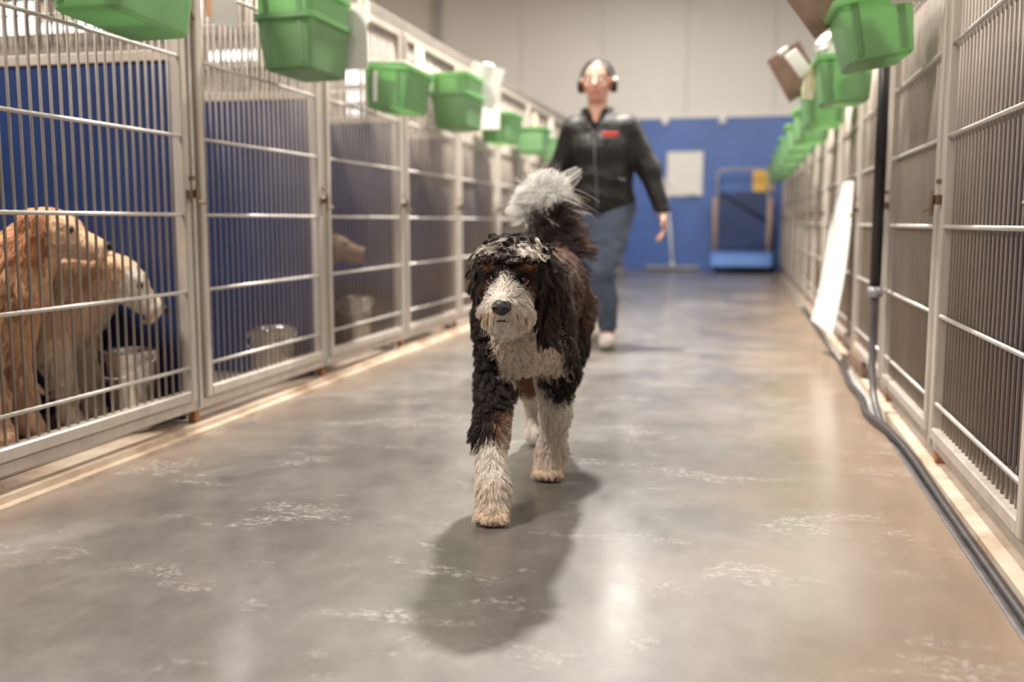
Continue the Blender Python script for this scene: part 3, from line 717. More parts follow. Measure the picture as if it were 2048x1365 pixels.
def make_fur(name, parent, O, P, N, Ln, colr, comb, lift, mat, rng, curl=.0, turns=1.0, clump=.6, csize=.012, rad=.0006, npt=6, wild=.25, droop=.3):
    n = len(P)
    if n == 0: return None
    def arr(v): return np.broadcast_to(np.asarray(v, float), (n,)).copy()
    Ln, lift, curl, turns, clump, droop, rad, wild = map(arr, (Ln, lift, curl, turns, clump, droop, rad, wild))
    nclump = max(1, int(n * .045)) if csize is None else max(1, min(n, int(n / max(6, n * csize))) if csize > 1 else max(1, int(n * csize)))
    ci = rng.choice(n, nclump, replace=False)
    kd = kdtree.KDTree(nclump)
    for k, i in enumerate(ci): kd.insert(P[i], k)
    kd.balance()
    cid = np.array([kd.find(p)[1] for p in P])
    cc = ci[cid]
    rv = nrm(rng.normal(size=(nclump, 3)))[cid]
    tang = nrm(comb - (comb * N).sum(1, keepdims=True) * N + 1e-6)
    rt = rv - (rv * N).sum(1, keepdims=True) * N
    D = nrm(tang + rt * wild[:, None] * 2.0)
    d0 = nrm(N * lift[:, None] + D * (1 - lift)[:, None] + rng.normal(size=(n, 3)) * .12)
    U = nrm(np.cross(d0, N + .3 * rv)); W = np.cross(d0, U)
    ph = (rng.random(nclump) * 6.28)[cid] + rng.normal(size=n) * .35
    hand = np.where(rng.random(nclump) < .5, -1., 1.)[cid]
    g = np.array([0, 0, -1.0])
    t = np.linspace(0, 1, npt)
    pos = np.zeros((n, npt, 3))
    for j, tt in enumerate(t):
        a = ph + turns * 6.28 * tt * hand
        off = U * (np.cos(a) - np.cos(ph))[:, None] + W * (np.sin(a) - np.sin(ph))[:, None]
        pos[:, j] = P + Ln[:, None] * (d0 * tt + D * (.25 * tt * tt) + g * (droop * tt * tt)[:, None] + off * (curl * min(1, tt * 1.6))[:, None])
    cpos = pos[cc] + (P - P[cc])[:, None, :] * (1 - .75 * t)[None, :, None]
    # scale the clump guide by this strand's own length so short areas stay short
    k = (clump[:, None] * t[None, :] ** .8)[..., None]
    okc = (np.abs(Ln[cc] - Ln) < .6 * Ln)[:, None, None]
    pos = np.where(okc, pos * (1 - k) + cpos * k, pos)
    hc = bpy.data.hair_curves.new(name)
    hc.add_curves([npt] * n)
    hc.attributes['position'].data.foreach_set('vector', (pos - np.array(O)).astype(np.float32).ravel())
    ra = hc.attributes.get('radius') or hc.attributes.new('radius', 'FLOAT', 'POINT')
    ra.data.foreach_set('value', (rad[:, None] * (1 - .65 * t[None, :] ** 2)).astype(np.float32).ravel())
    ca = hc.attributes.new('tint', 'FLOAT_COLOR', 'CURVE')
    cv = np.clip(colr * (1 + rng.normal(size=(n, 1)) * .16), .002, 1)
    ca.data.foreach_set('color', np.concatenate([cv, np.ones((n, 1))], 1).astype(np.float32).ravel())
    hc.materials.append(mat)
    o = ob(name, hc, parent); o['kind'] = 'stuff'
    return o

M['fur'] = attr_mat('dog_fur', 0.55, 0.35)
M['skin_under'] = attr_mat('dog_undercoat', 0.85, 0.1)
M['nose'] = plain('wet_black_nose', (0.020, 0.015, 0.014), 0.45, 0, 0.45, 0.3, 60, 0.25, 260, 0.001)
M['eye'] = plain('dark_brown_eye', (0.045, 0.014, 0.009), 0.06, 0, 0.7, 0.2, 60)
M['pupil'] = plain('black_pupil', (0.006, 0.005, 0.005), 0.04, 0, 0.8)
M['eye_rim'] = plain('pink_eye_rim', (0.38, 0.16, 0.14), 0.35, 0, 0.5, 0.1, 60)
M['lid'] = plain('black_eyelid', (0.012, 0.009, 0.008), 0.8, 0, 0.1)
M['claw'] = plain('dark_claw', (0.06, 0.035, 0.025), 0.35)
BLK = np.array([.027, .0175, .0145]); BRN = np.array([.24, .155, .12]); WHT = np.array([.84, .76, .68])
TAN = np.array([.25, .105, .048]); CRM = np.array([.74, .58, .43])

def smooth01(x, a, b): return np.clip((x - a) / (b - a), 0, 1)
def near(P, c, r): return np.linalg.norm((P - np.array(c)) / np.array(r), axis=1) < 1
def jitterP(P, rng, s): return P + rng.normal(size=P.shape) * s

# ------------------------------------------------------------------ the doodle in the aisle
def hero_dog():
    O = np.array([-.545, 2.62, 0.0]); rng = np.random.default_rng(11)
    t = thing('dog', 'curly black and white doodle dog walking down the aisle towards the camera', 'dog', tuple(O))
    S = SDF((-.78, 2.02, -.01), (-.32, 3.36, .90), .0075)
    # trunk
    S.ell((-.552, 2.56, .50), (.096, .15, .135)); S.ell((-.556, 2.78, .512), (.094, .22, .122), .06); S.ell((-.560, 3.0, .525), (.086, .13, .106), .06)
    S.ell((-.545, 2.50, .44), (.085, .09, .11), .05)
    # neck and head
    S.cone((-.545, 2.48, .555), (-.532, 2.33, .585), .098, .078, .05)
    S.ell((-.528, 2.29, .598), (.072, .082, .062), .04)
    S.ell((-.522, 2.235, .575), (.058, .05, .045), .03)
    S.cone((-.519, 2.215, .552), (-.508, 2.125, .534), .044, .032, .025)
    S.ell((-.535, 2.165, .526), (.022, .033, .022), .02); S.ell((-.484, 2.165, .526), (.020, .033, .022), .02)
    S.cone((-.517, 2.20, .515), (-.509, 2.135, .508), .032, .022, .02)
    S.ell((-.559, 2.232, .613), (.026, .024, .014), .02); S.ell((-.482, 2.232, .613), (.026, .024, .014), .02)
    # ears
    S.ell((-.452, 2.33, .56), (.015, .038, .085), .02); S.ell((-.592, 2.32, .575), (.012, .033, .056), .02)
    # front leg reaching forward (dog's right) and planted front leg (dog's left)
    S.chain([((-.605, 2.52, .47), .07), ((-.617, 2.50, .32), .040), ((-.600, 2.36, .205), .034), ((-.576, 2.285, .08), .030), ((-.569, 2.262, .034), .034)], .03)
    S.chain([((-.500, 2.52, .47), .068), ((-.482, 2.62, .33), .044), ((-.495, 2.675, .20), .034), ((-.512, 2.715, .08), .032), ((-.516, 2.70, .036), .036)], .03)
    for px, py in ((-.569, 2.255), (-.516, 2.69)):
        for q in (-.026, -.009, .009, .026):
            S.cone((px + q, py, .028), (px + q * 1.05, py - .030 + abs(q) * .35, .017), .015, .014, .008)
    # hind legs
    S.chain([((-.605, 3.0, .46), .08), ((-.635, 2.94, .33), .050), ((-.655, 3.08, .20), .030), ((-.650, 3.15, .13), .025), ((-.645, 3.15, .05), .025), ((-.642, 3.11, .028), .027)], .03)
    S.chain([((-.515, 3.0, .46), .074), ((-.512, 2.92, .35), .052), ((-.545, 3.06, .22), .030), ((-.560, 3.10, .14), .025), ((-.567, 3.07, .05), .025), ((-.568, 3.03, .028), .027)], .03)
    # tail core
    TP = [(-.55, 3.09, .59), (-.565, 3.15, .66), (-.59, 3.19, .73), (-.625, 3.205, .785), (-.652, 3.20, .81)]
    S.chain([(p, r) for p, r in zip(TP, (.032, .026, .022, .018, .014))], .03)
    # eye sockets
    for ex in (-.557, -.483): S.ell((ex, 2.205, .590), (.016, .016, .013), .008, sub=True)
    V, F = S.mesh(1)
    EY = [np.array((-.5560, 2.2125, .590)), np.array((-.4835, 2.2125, .590))]

    def coat(P, jit=True):
        Q = jitterP(P, rng, .005) if jit else P
        X, Y, Z = Q.T; n = len(P)
        c = np.tile(BLK, (n, 1))
        # brown coat over back and flanks, its lit sheen painted into the colour
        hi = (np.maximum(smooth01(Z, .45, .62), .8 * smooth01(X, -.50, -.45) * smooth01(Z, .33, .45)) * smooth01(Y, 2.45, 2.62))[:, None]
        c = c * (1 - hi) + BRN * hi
        # chest
        w_ = (Y < 2.60) & (X > -.618 + .25 * np.maximum(0, .42 - Z)) & (X < -.452) & (Z > .32) & (Z < .50) & (Y > 2.3)
        c[w_] = WHT * np.array([1.0, .95, .9])
        # legs
        legA = (X < -.535) & (Y < 2.56) & (Z < .40); legB = (X > -.56) & (Y > 2.56) & (Y < 2.80) & (Z < .40)
        c[legA & (Z < .195 + .05 * smooth01(X, -.60, -.54) - .02 * smooth01(-X, .60, .64))] = WHT
        c[legA & (X > -.582) & (Z < .25) & (Z >= .19)] = TAN * .8
        c[legA & (X > -.570) & (Z < .33) & (Z >= .17)] = CRM * .8
        c[legB & (Z < .245 + .10 * smooth01(-X, .49, .53))] = WHT
        hl = (Y > 2.86) & (Z < .36) & (Z > .17); c[hl & (Z < .29)] = TAN
        c[(Y > 2.86) & (Z < .185)] = WHT * .95
        toe = (Z < .05) & (Y < 2.8); c[toe] = CRM
        mid = (Z < .11) & (Z >= .05) & (Y < 2.8); c[mid] = WHT * .6 + CRM * .4
        # head
        hd = (Y < 2.40) & (Z > .43)
        head_f = hd & (Y < 2.245)
        ax = -.508 - .11 * (Y - 2.12) * .9
        c[hd] = BLK
        wm = .016 + .058 * smooth01(-Z, -.580, -.545)
        mz = hd & (Y < 2.232) & (Z < .580) & (np.abs(X - ax) < wm)
        c[mz] = WHT * .78
        bl = hd & (Y < 2.27) & (np.abs(X + .520) < .004 + .40 * np.maximum(0, .600 - Z)) & (Z < .604) & (np.abs(X + .520) < .02); c[bl] = WHT
        cream = mz & (Z < .535) & (np.abs(X - ax) > .020) & (np.abs(X - ax) < .05) & (rng.random(n) < .6); c[cream] = CRM * 1.05
        chin = hd & (Z < .512) & (Y < 2.42) & (np.abs(X + .53) < .062); c[chin] = WHT * .95
        for ex, sgn in ((-.559, -1), (-.482, 1)):
            br = near(Q, (ex + .004 * sgn, 2.22, .616), (.024, .03, .008)) & hd; c[br] = TAN * .6
            ck = near(Q, (ex + sgn * .020, 2.225, .560), (.020, .03, .014)) & hd & ~mz; c[ck] = TAN * .35
            es = np.linalg.norm((Q - np.array((ex, 2.214, .588))) / np.array((1.25, 1, 1)), axis=1) < .020; c[es & hd] = BLK
        # white tufts in the black topknot
        s1 = near(Q, (-.490, 2.262, .646), (.036, .045, .014)); c[s1 & hd] = WHT
        s2 = near(Q, (-.562, 2.262, .650), (.024, .035, .010)); c[s2 & hd] = WHT * .95
        # tail tip
        tl = (Y > 3.05) & (Z > .66); c[tl] = BLK
        c[(Y > 3.05) & (np.linalg.norm(Q - np.array((-.645, 3.2, .805)), axis=1) < .055)] = WHT
        return c
    body_obj('body', V, F, O, M['skin_under'], t, coat(V, False) * .7)

    # --- woolly clipped coat on trunk and legs
    def wgt(C): return np.where((C[:, 1] < 2.40) & (C[:, 2] > .43), 2.0, 1.0) * np.where(C[:, 1] > 2.9, .7, 1.0)
    P, N = scatter(V, F, 175000, rng, wgt)
    X, Y, Z = P.T
    head = (Y < 2.395) & (Z > .43); ear = head & ((X > -.468) | (X < -.589)) & (Z < .645) & (Y > 2.255)
    tail = (Y > 3.10) & (Z > .63)
    dE = np.minimum(np.linalg.norm(P - EY[0], axis=1), np.linalg.norm(P - EY[1], axis=1))
    nose_d = np.linalg.norm(P - np.array((-.507, 2.10, .536)), axis=1)
    b = ~head & ~tail
    comb = np.tile(np.array([0, .35, -1.0]), (len(P), 1))
    Lb = np.where(Z < .28, .019, .023) * (1 + rng.normal(size=len(P)) * .15); Lb[Z < .05] = .011; Lb[Z < .02] = .004
    Lb = np.where((Z > .18) & (Z < .23) & (Y < 2.5) & (X < -.6), .028, Lb)
    chest = (Y < 2.60) & (X > -.62) & (X < -.45) & (Z > .32) & (Z < .50)
    Lb[chest & b] = .0125
    curl = np.where(Z < .24, .07, .17)
    sel = b
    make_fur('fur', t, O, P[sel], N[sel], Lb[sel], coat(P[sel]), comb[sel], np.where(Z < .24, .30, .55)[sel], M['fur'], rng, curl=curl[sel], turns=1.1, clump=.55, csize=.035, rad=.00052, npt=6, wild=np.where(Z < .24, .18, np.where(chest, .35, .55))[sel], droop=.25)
    # --- face
    fc = head & ~ear & (Y < 2.262) & (Z < .625) & (dE > .0170) & (nose_d > .020)
    ax = np.array([-.512, 0, .55])
    Pf, Nf = P[fc], N[fc]
    cf = np.stack([(Pf[:, 0] + .512) * np.where(Pf[:, 2] < .56, 17, 12), np.full(len(Pf), .25), -np.ones(len(Pf)) * (.25 + 1.2 * (Pf[:, 2] < .565))], 1)
    up = (Pf[:, 2] > .556) & (np.abs(Pf[:, 0] + .515) < .03)
    cf[up] = np.stack([(Pf[up, 0] + .517) * 30, np.full(up.sum(), .8), np.full(up.sum(), .35)], 1)
    dEf = dE[fc]
    Lf = np.where(Pf[:, 2] < .548, .023, .021)
    Lf = np.where((np.abs(Pf[:, 0] + .512) > .022) & (Pf[:, 2] < .552), .030, Lf)
    Lf = np.minimum(Lf, .003 + .42 * np.maximum(dEf - .016, 0)); Lf = np.minimum(Lf, .006 + .55 * np.maximum(nose_d[fc] - .018, 0))
    brow = (Pf[:, 2] > .604); cf[brow] = np.stack([(Pf[brow, 0] + .52) * 10, np.full(brow.sum(), -.3), np.full(brow.sum(), .25)], 1); Lf[brow] = np.minimum(Lf[brow], .016)
    make_fur('fur', t, O, Pf, Nf, Lf, coat(Pf), cf, .34, M['fur'], rng, curl=.05, turns=.7, clump=.45, csize=.035, rad=.00038, npt=6, wild=.22, droop=.22)
    # --- topknot, cheeks and neck ruff: longer curly locks
    cr = head & ~ear & ~fc & (dE > .02) & (nose_d > .03)
    Pc, Nc = P[cr], N[cr]
    cc = np.stack([(Pc[:, 0] + .528) * 9, (Pc[:, 1] - 2.28) * 4, np.where(Pc[:, 2] > .63, .1, -1.0)], 1)
    Lc = np.where(Pc[:, 2] > .605, .031, .034) * (1 + rng.normal(size=len(Pc)) * .2)
    Lc = np.where((Pc[:, 2] > .60) & (Pc[:, 1] < 2.255), .022, Lc)
    make_fur('fur', t, O, Pc, Nc, Lc, coat(Pc), cc, np.where(Pc[:, 2] > .60, .55, .3), M['fur'], rng, curl=.20, turns=1.7, clump=.82, csize=.016, rad=.00045, npt=10, wild=.75, droop=.12)
    # --- ears: long wavy locks
    Pe, Ne = P[ear], N[ear]
    k = rng.integers(0, len(Pe), 5200); Pe = np.concatenate([Pe, Pe[k] + rng.normal(size=(5200, 3)) * .003]); Ne = np.concatenate([Ne, Ne[k]])
    ce = np.stack([np.where(Pe[:, 0] > -.5, .06, .08), np.full(len(Pe), .0), -np.ones(len(Pe))], 1)
    Le = np.where(Pe[:, 0] > -.5, .048, .044) * (1 + rng.normal(size=len(Pe)) * .15)
    cole = np.tile(BLK * 1.35, (len(Pe), 1)); tb = rng.random(len(Pe)) < .07; cole[tb] = TAN * .5
    make_fur('fur', t, O, Pe, Ne, Le, cole, ce, .08, M['fur'], rng, curl=.055, turns=1.8, clump=.8, csize=.02, rad=.00045, npt=12, wild=.3, droop=.35)
    # --- tail plume
    n = 4200; u = rng.random(n) ** .9 * 2.7; i = np.minimum(u.astype(int), 3); fr = (u - i)[:, None]
    TPa = np.array(TP); base = TPa[i] * (1 - fr) + TPa[i + 1] * fr
    d = nrm(rng.normal(size=(n, 3)) + np.array([.25, .1, -.15])); axd = nrm(TPa[i + 1] - TPa[i])
    d = nrm(d - axd * ((d * axd).sum(1, keepdims=True)) * .7)
    Lt = .080 * (1 + rng.normal(size=n) * .2)
    ct = np.tile(BLK * 1.1, (n, 1)); tn = (d[:, 0] > .5) & (rng.random(n) < .28) & (base[:, 2] < .74); ct[tn] = TAN * 1.3; Lt[tn] *= 1.15
    make_fur('tail_fur', t, O, base + d * .012, d, Lt, ct, axd * .6 + np.array([.3, .2, -.5]), .62, M['fur'], rng, curl=.03, turns=.6, clump=.75, csize=.05, rad=.0009, npt=9, wild=.2, droop=.35)
    lobes = [((-.85, -.1, -.50), .082, .05), ((-.75, 0, .25), .075, .2), ((-.25, 0, .6), .07, .1), ((.40, 0, .95), .105, -.25), ((.70, .1, .55), .10, -.1), ((.98, 0, .22), .135, .0),
             ((.98, -.1, -.02), .135, .1), ((.75, -.1, -.50), .135, .15), ((.40, -.15, -.80), .10, .1), ((.0, -.1, -1.0), .085, .0), ((-.45, -.1, -.90), .095, .0), ((-.95, -.1, -.15), .08, .25)]
    nl = 170; n = nl * len(lobes)
    ld = np.repeat(nrm(np.array([l[0] for l in lobes], float)), nl, 0); ll = np.repeat([l[1] for l in lobes], nl)
    d = nrm(ld + rng.normal(size=(n, 3)) * np.array([.16, .22, .16]))
    base = TPa[4] + ld * .006 + rng.normal(size=(n, 3)) * .010
    Lt = ll * (1 + rng.normal(size=n) * .18)
    tf = make_fur('tail_tip', t, O, base, d, Lt, np.tile(np.array([.88, .87, .83]), (n, 1)), ld, .9, M['fur'], rng, curl=.07, turns=.6, clump=.86, csize=.014, rad=.0008, npt=12, wild=.08, droop=.16)
    tf['label'] = 'white plume at the end of the tail'
    # --- nose, eyes, mouth
    nv = SDF((-.545, 2.06, .505), (-.47, 2.125, .58), .0018)
    nv.ell((-.507, 2.100, .539), (.0205, .016, .0150), .006); nv.ell((-.507, 2.094, .529), (.013, .012, .011), .008)
    for q in (-1, 1):
        nv.ell((-.507 + q * .0125, 2.093, .534), (.0085, .010, .008), .004)
        nv.ell((-.507 + q * .0112, 2.0815, .5325), (.0052, .007, .0036), .002, sub=True)
    nv.cone((-.507, 2.082, .541), (-.507, 2.083, .519), .0010, .0010, .002, sub=True)
    nV, nF = nv.mesh(1); no = body_obj('nose', nV, nF, O, M['nose'], t); no['label'] = 'wet black nose'
    for e in EY:
        eo = MB().ico((e - O), .0120, 20, 14).build('eye', M['eye'], t, True)
        MB().ico((e - O) + np.array((0, -.0085, 0.0005)), (.0066, .0046, .0066), 16, 10).build('pupil', M['pupil'], eo, True)
        pts = [(e[0] - O[0] + .0130 * math.cos(a), e[1] - O[1] - .0056 - .0018 * abs(math.sin(a)), e[2] - O[2] + .0108 * math.sin(a)) for a in [math.pi * (1.02 + .96 * i / 14) for i in range(15)]]
        MB().tube(pts, [.0006 + .0014 * math.sin(math.pi * i / 14) for i in range(15)], 8).build('eyelid', M['eye_rim'], eo, True)
        up_ = [(e[0] - O[0] + .0134 * math.cos(a), e[1] - O[1] - .0078, e[2] - O[2] + .0082 * math.sin(a) + .001) for a in [math.pi * (.04 + .92 * i / 14) for i in range(15)]]
        MB().tube(up_, [.0012 + .0016 * math.sin(math.pi * i / 14) for i in range(15)], 8).build('eyelid', M['lid'], eo, True)
    mp = [(-.507 + x_, 2.103 + abs(x_) * .5 - .004, .506 - 8 * x_ * x_) for x_ in np.linspace(-.014, .014, 9)]
    MB().tube([(p[0] - O[0], p[1] - O[1], p[2] - O[2]) for p in mp], .0020, 8).build('mouth', M['nose'], t, True)
    for px, py in ((-.569, 2.255), (-.516, 2.69)):
        for q in (-.026, -.009, .009, .026):
            a = np.array((px + q * 1.05, py - .040 + abs(q) * .35, .014)) - O
            MB().tube([a + np.array((0, .008, .004)), a + np.array((0, .0, .0)), a + np.array((0, -.006, -.008))], [.004, .0035, .001], 6).build('claw', M['claw'], t, True)
hero_dog()

# ------------------------------------------------------------------ kennel dogs
def kennel_dog(label, O, hc, yaw, pitch, c_main, c_dark, c_light, seed, nfur, sc=1.0, group=None, open_mouth=False, h=.011, neck0=None):
    """dog standing with its body along X, front towards +X; hc = skull centre, yaw/pitch of the muzzle"""
    O = np.array(O, float); rng = np.random.default_rng(seed); hc = np.array(hc, float)
    t = thing('dog', label, 'dog', tuple(O), group)
    fw = np.array([math.cos(R(pitch)) * math.cos(R(yaw)), math.cos(R(pitch)) * math.sin(R(yaw)), math.sin(R(pitch))])
    sd = np.array([-math.sin(R(yaw)), math.cos(R(yaw)), 0.0]); up = np.cross(fw, sd); rot = np.stack([fw, sd, up], 1)
    H = lambda f_, s_, u_: hc + fw * f_ * sc + sd * s_ * sc + up * u_ * sc
    B = lambda x, y, z: O + np.array([x, y, z]) * sc
    S = SDF(O + np.array([-1.0, -.2, -.01]), O + np.array([.45, .25, .95]), h)
    S.ell(B(-.05, 0, .44), np.array((.17, .112, .165)) * sc, .05); S.ell(B(-.30, 0, .45), np.array((.25, .112, .145)) * sc, .06); S.ell(B(-.55, 0, .47), np.array((.16, .105, .125)) * sc, .06)
    n0 = B(-.02, 0, .50) if neck0 is None else np.array(neck0, float)
    S.cone(n0, hc - fw * .03 * sc - up * .03 * sc, .118 * sc, .075 * sc, .05)
    S.ell(hc, np.array((.085, .064, .062)) * sc, .035, rot)
    S.cone(H(.06, 0, -.018), H(.15, 0, -.032), .042 * sc, .031 * sc, .03)
    if open_mouth: S.cone(H(.05, 0, -.055), H(.125, 0, -.085), .026 * sc, .017 * sc, .015)
    else: S.cone(H(.05, 0, -.048), H(.13, 0, -.052), .030 * sc, .022 * sc, .02)
    S.ell(H(.055, .03, .025), np.array((.02, .018, .014)) * sc, .015, rot); S.ell(H(.055, -.03, .025), np.array((.02, .018, .014)) * sc, .015, rot)
    for s_ in (-1, 1):
        S.cone(H(-.025, .055 * s_, .028), H(-.018, .074 * s_, -.085), .022 * sc, .018 * sc, .012); S.cone(H(-.045, .06 * s_, .02), H(-.045, .074 * s_, -.07), .018 * sc, .018 * sc, .012)
        S.chain([(B(.0, .065 * s_, .40), .07 * sc), (B(-.02, .07 * s_, .28), .045 * sc), (B(.02, .065 * s_, .15), .030 * sc), (B(.025, .065 * s_, .05), .030 * sc), (B(.05, .065 * s_, .03), .032 * sc)], .03)
        S.chain([(B(-.56, .07 * s_, .42), .085 * sc), (B(-.50, .08 * s_, .28), .058 * sc), (B(-.64, .075 * s_, .18), .032 * sc), (B(-.62, .075 * s_, .05), .028 * sc), (B(-.59, .075 * s_, .03), .031 * sc)], .03)
    S.chain([(B(-.68, 0, .50), .04 * sc), (B(-.80, 0, .42), .035 * sc), (B(-.90, .02, .38), .02 * sc)], .03)
    V, F = S.mesh(1)
    def coat(P):
        Q = jitterP(P, rng, .008); n = len(P)
        c = np.tile(c_main, (n, 1))
        rel = Q - hc; f_, s_, u_ = rel @ fw, rel @ sd, rel @ up
        inhead = (np.linalg.norm(rel, axis=1) < .20 * sc) & (f_ > -.07 * sc)
        dk = ((np.abs(s_) > .058 * sc) & (f_ > -.09 * sc) & (f_ < .02 * sc) & (u_ < .05 * sc) & (u_ > -.12 * sc)); c[dk] = c_dark
        lt = inhead & (f_ > .02 * sc) & (np.abs(s_) > .012); c[lt] = c_light
        nk = ~inhead & (Q[:, 0] > O[0] - .14) & (Q[:, 2] > O[2] + .42 * sc); mixn = (rng.random(n) < .55); c[nk & mixn] = .5 * c_main + .5 * c_dark
        lo_ = Q[:, 2] < O[2] + .3 * sc; c[lo_] = .5 * c_main + .5 * c_light * .8
        return np.clip(c, 0, 1)
    body_obj('body', V, F, O, M['skin_under'], t, coat(V) * .95)
    if nfur:
        P, N = scatter(V, F, nfur, rng, lambda C: np.where(C[:, 0] > O[0] - .45 * sc, 1.0, .25))
        rel = P - hc; hd = (np.linalg.norm(rel, axis=1) < .17 * sc) & (rel @ fw > -.05 * sc)
        Ln = np.where(hd, .010, .034); Ln[P[:, 2] < O[2] + .12 * sc] = .012
        ea = hd & (np.abs(rel @ sd) > .058 * sc); Ln[ea] = .02
        comb = np.tile(np.array([-.6, 0, -.9]), (len(P), 1)); comb[hd] = -fw; comb[ea] = (0, 0, -1)
        ok = ~((np.linalg.norm(P - H(.075, .042, .012), axis=1) < .014) | (np.linalg.norm(P - H(.075, -.042, .012), axis=1) < .014) | (np.linalg.norm(P - H(.178, 0, -.018), axis=1) < .026))
        make_fur('fur', t, O, P[ok], N[ok], Ln[ok], coat(P[ok]), comb[ok], .22, M['fur'], rng, curl=.04, turns=.6, clump=.65, csize=.035, rad=.0009, npt=5, wild=.3, droop=.2)
    q = H(.178, 0, -.018) - O
    m = MB().ico((0, 0, 0), (.016 * sc, .018 * sc, .014 * sc), 14, 10); m.xf(Matrix.Translation(q) @ Matrix(rot.tolist()).to_4x4()); m.build('nose', M['nose'], t, True)
    for s_ in (-1, 1):
        MB().ico(H(.072, .040 * s_, .012) - O, .0115 * sc, 14, 10).build('eye', M['eye'], t, True)
    if open_mouth:
        m = MB().tube([H(.06, 0, -.055) - O, H(.12, 0, -.062) - O, H(.15, 0, -.075) - O], [.016, .018, .012], 10); m.build('tongue', plain('pink_tongue', (.5, .12, .12), .4), t, True)
    return t, fw, sd, up, hc
GM = np.array([.86, .55, .33]); GD = np.array([.58, .26, .12]); GL = np.array([.90, .64, .42])
CM = np.array([.90, .68, .48]); CDk = np.array([.78, .52, .32]); CL = np.array([.97, .90, .80])
kennel_dog('golden retriever with raised head standing behind the nearest left door', (-2.245, 2.645, .0345), (-2.088, 2.71, .700), 12, -11, GM, GD, GL, 21, 40000, 1.0, neck0=(-2.21, 2.66, .56))
kennel_dog('cream retriever with lowered head behind the golden one at the partition', (-2.19, 2.90, .0345), (-1.985, 2.90, .545), 22, -34, CM, CDk, CL, 22, 36000, .97, neck0=(-2.13, 2.90, .50))
kennel_dog('brown dog with open mouth in the third left kennel', (-2.32, 4.90, .0345), (-2.10, 4.93, .60), 8, -2, np.array([.22, .13, .085]), np.array([.12, .065, .04]), np.array([.34, .24, .18]), 23, 9000, .96, open_mouth=True, neck0=(-2.28, 4.90, .52))

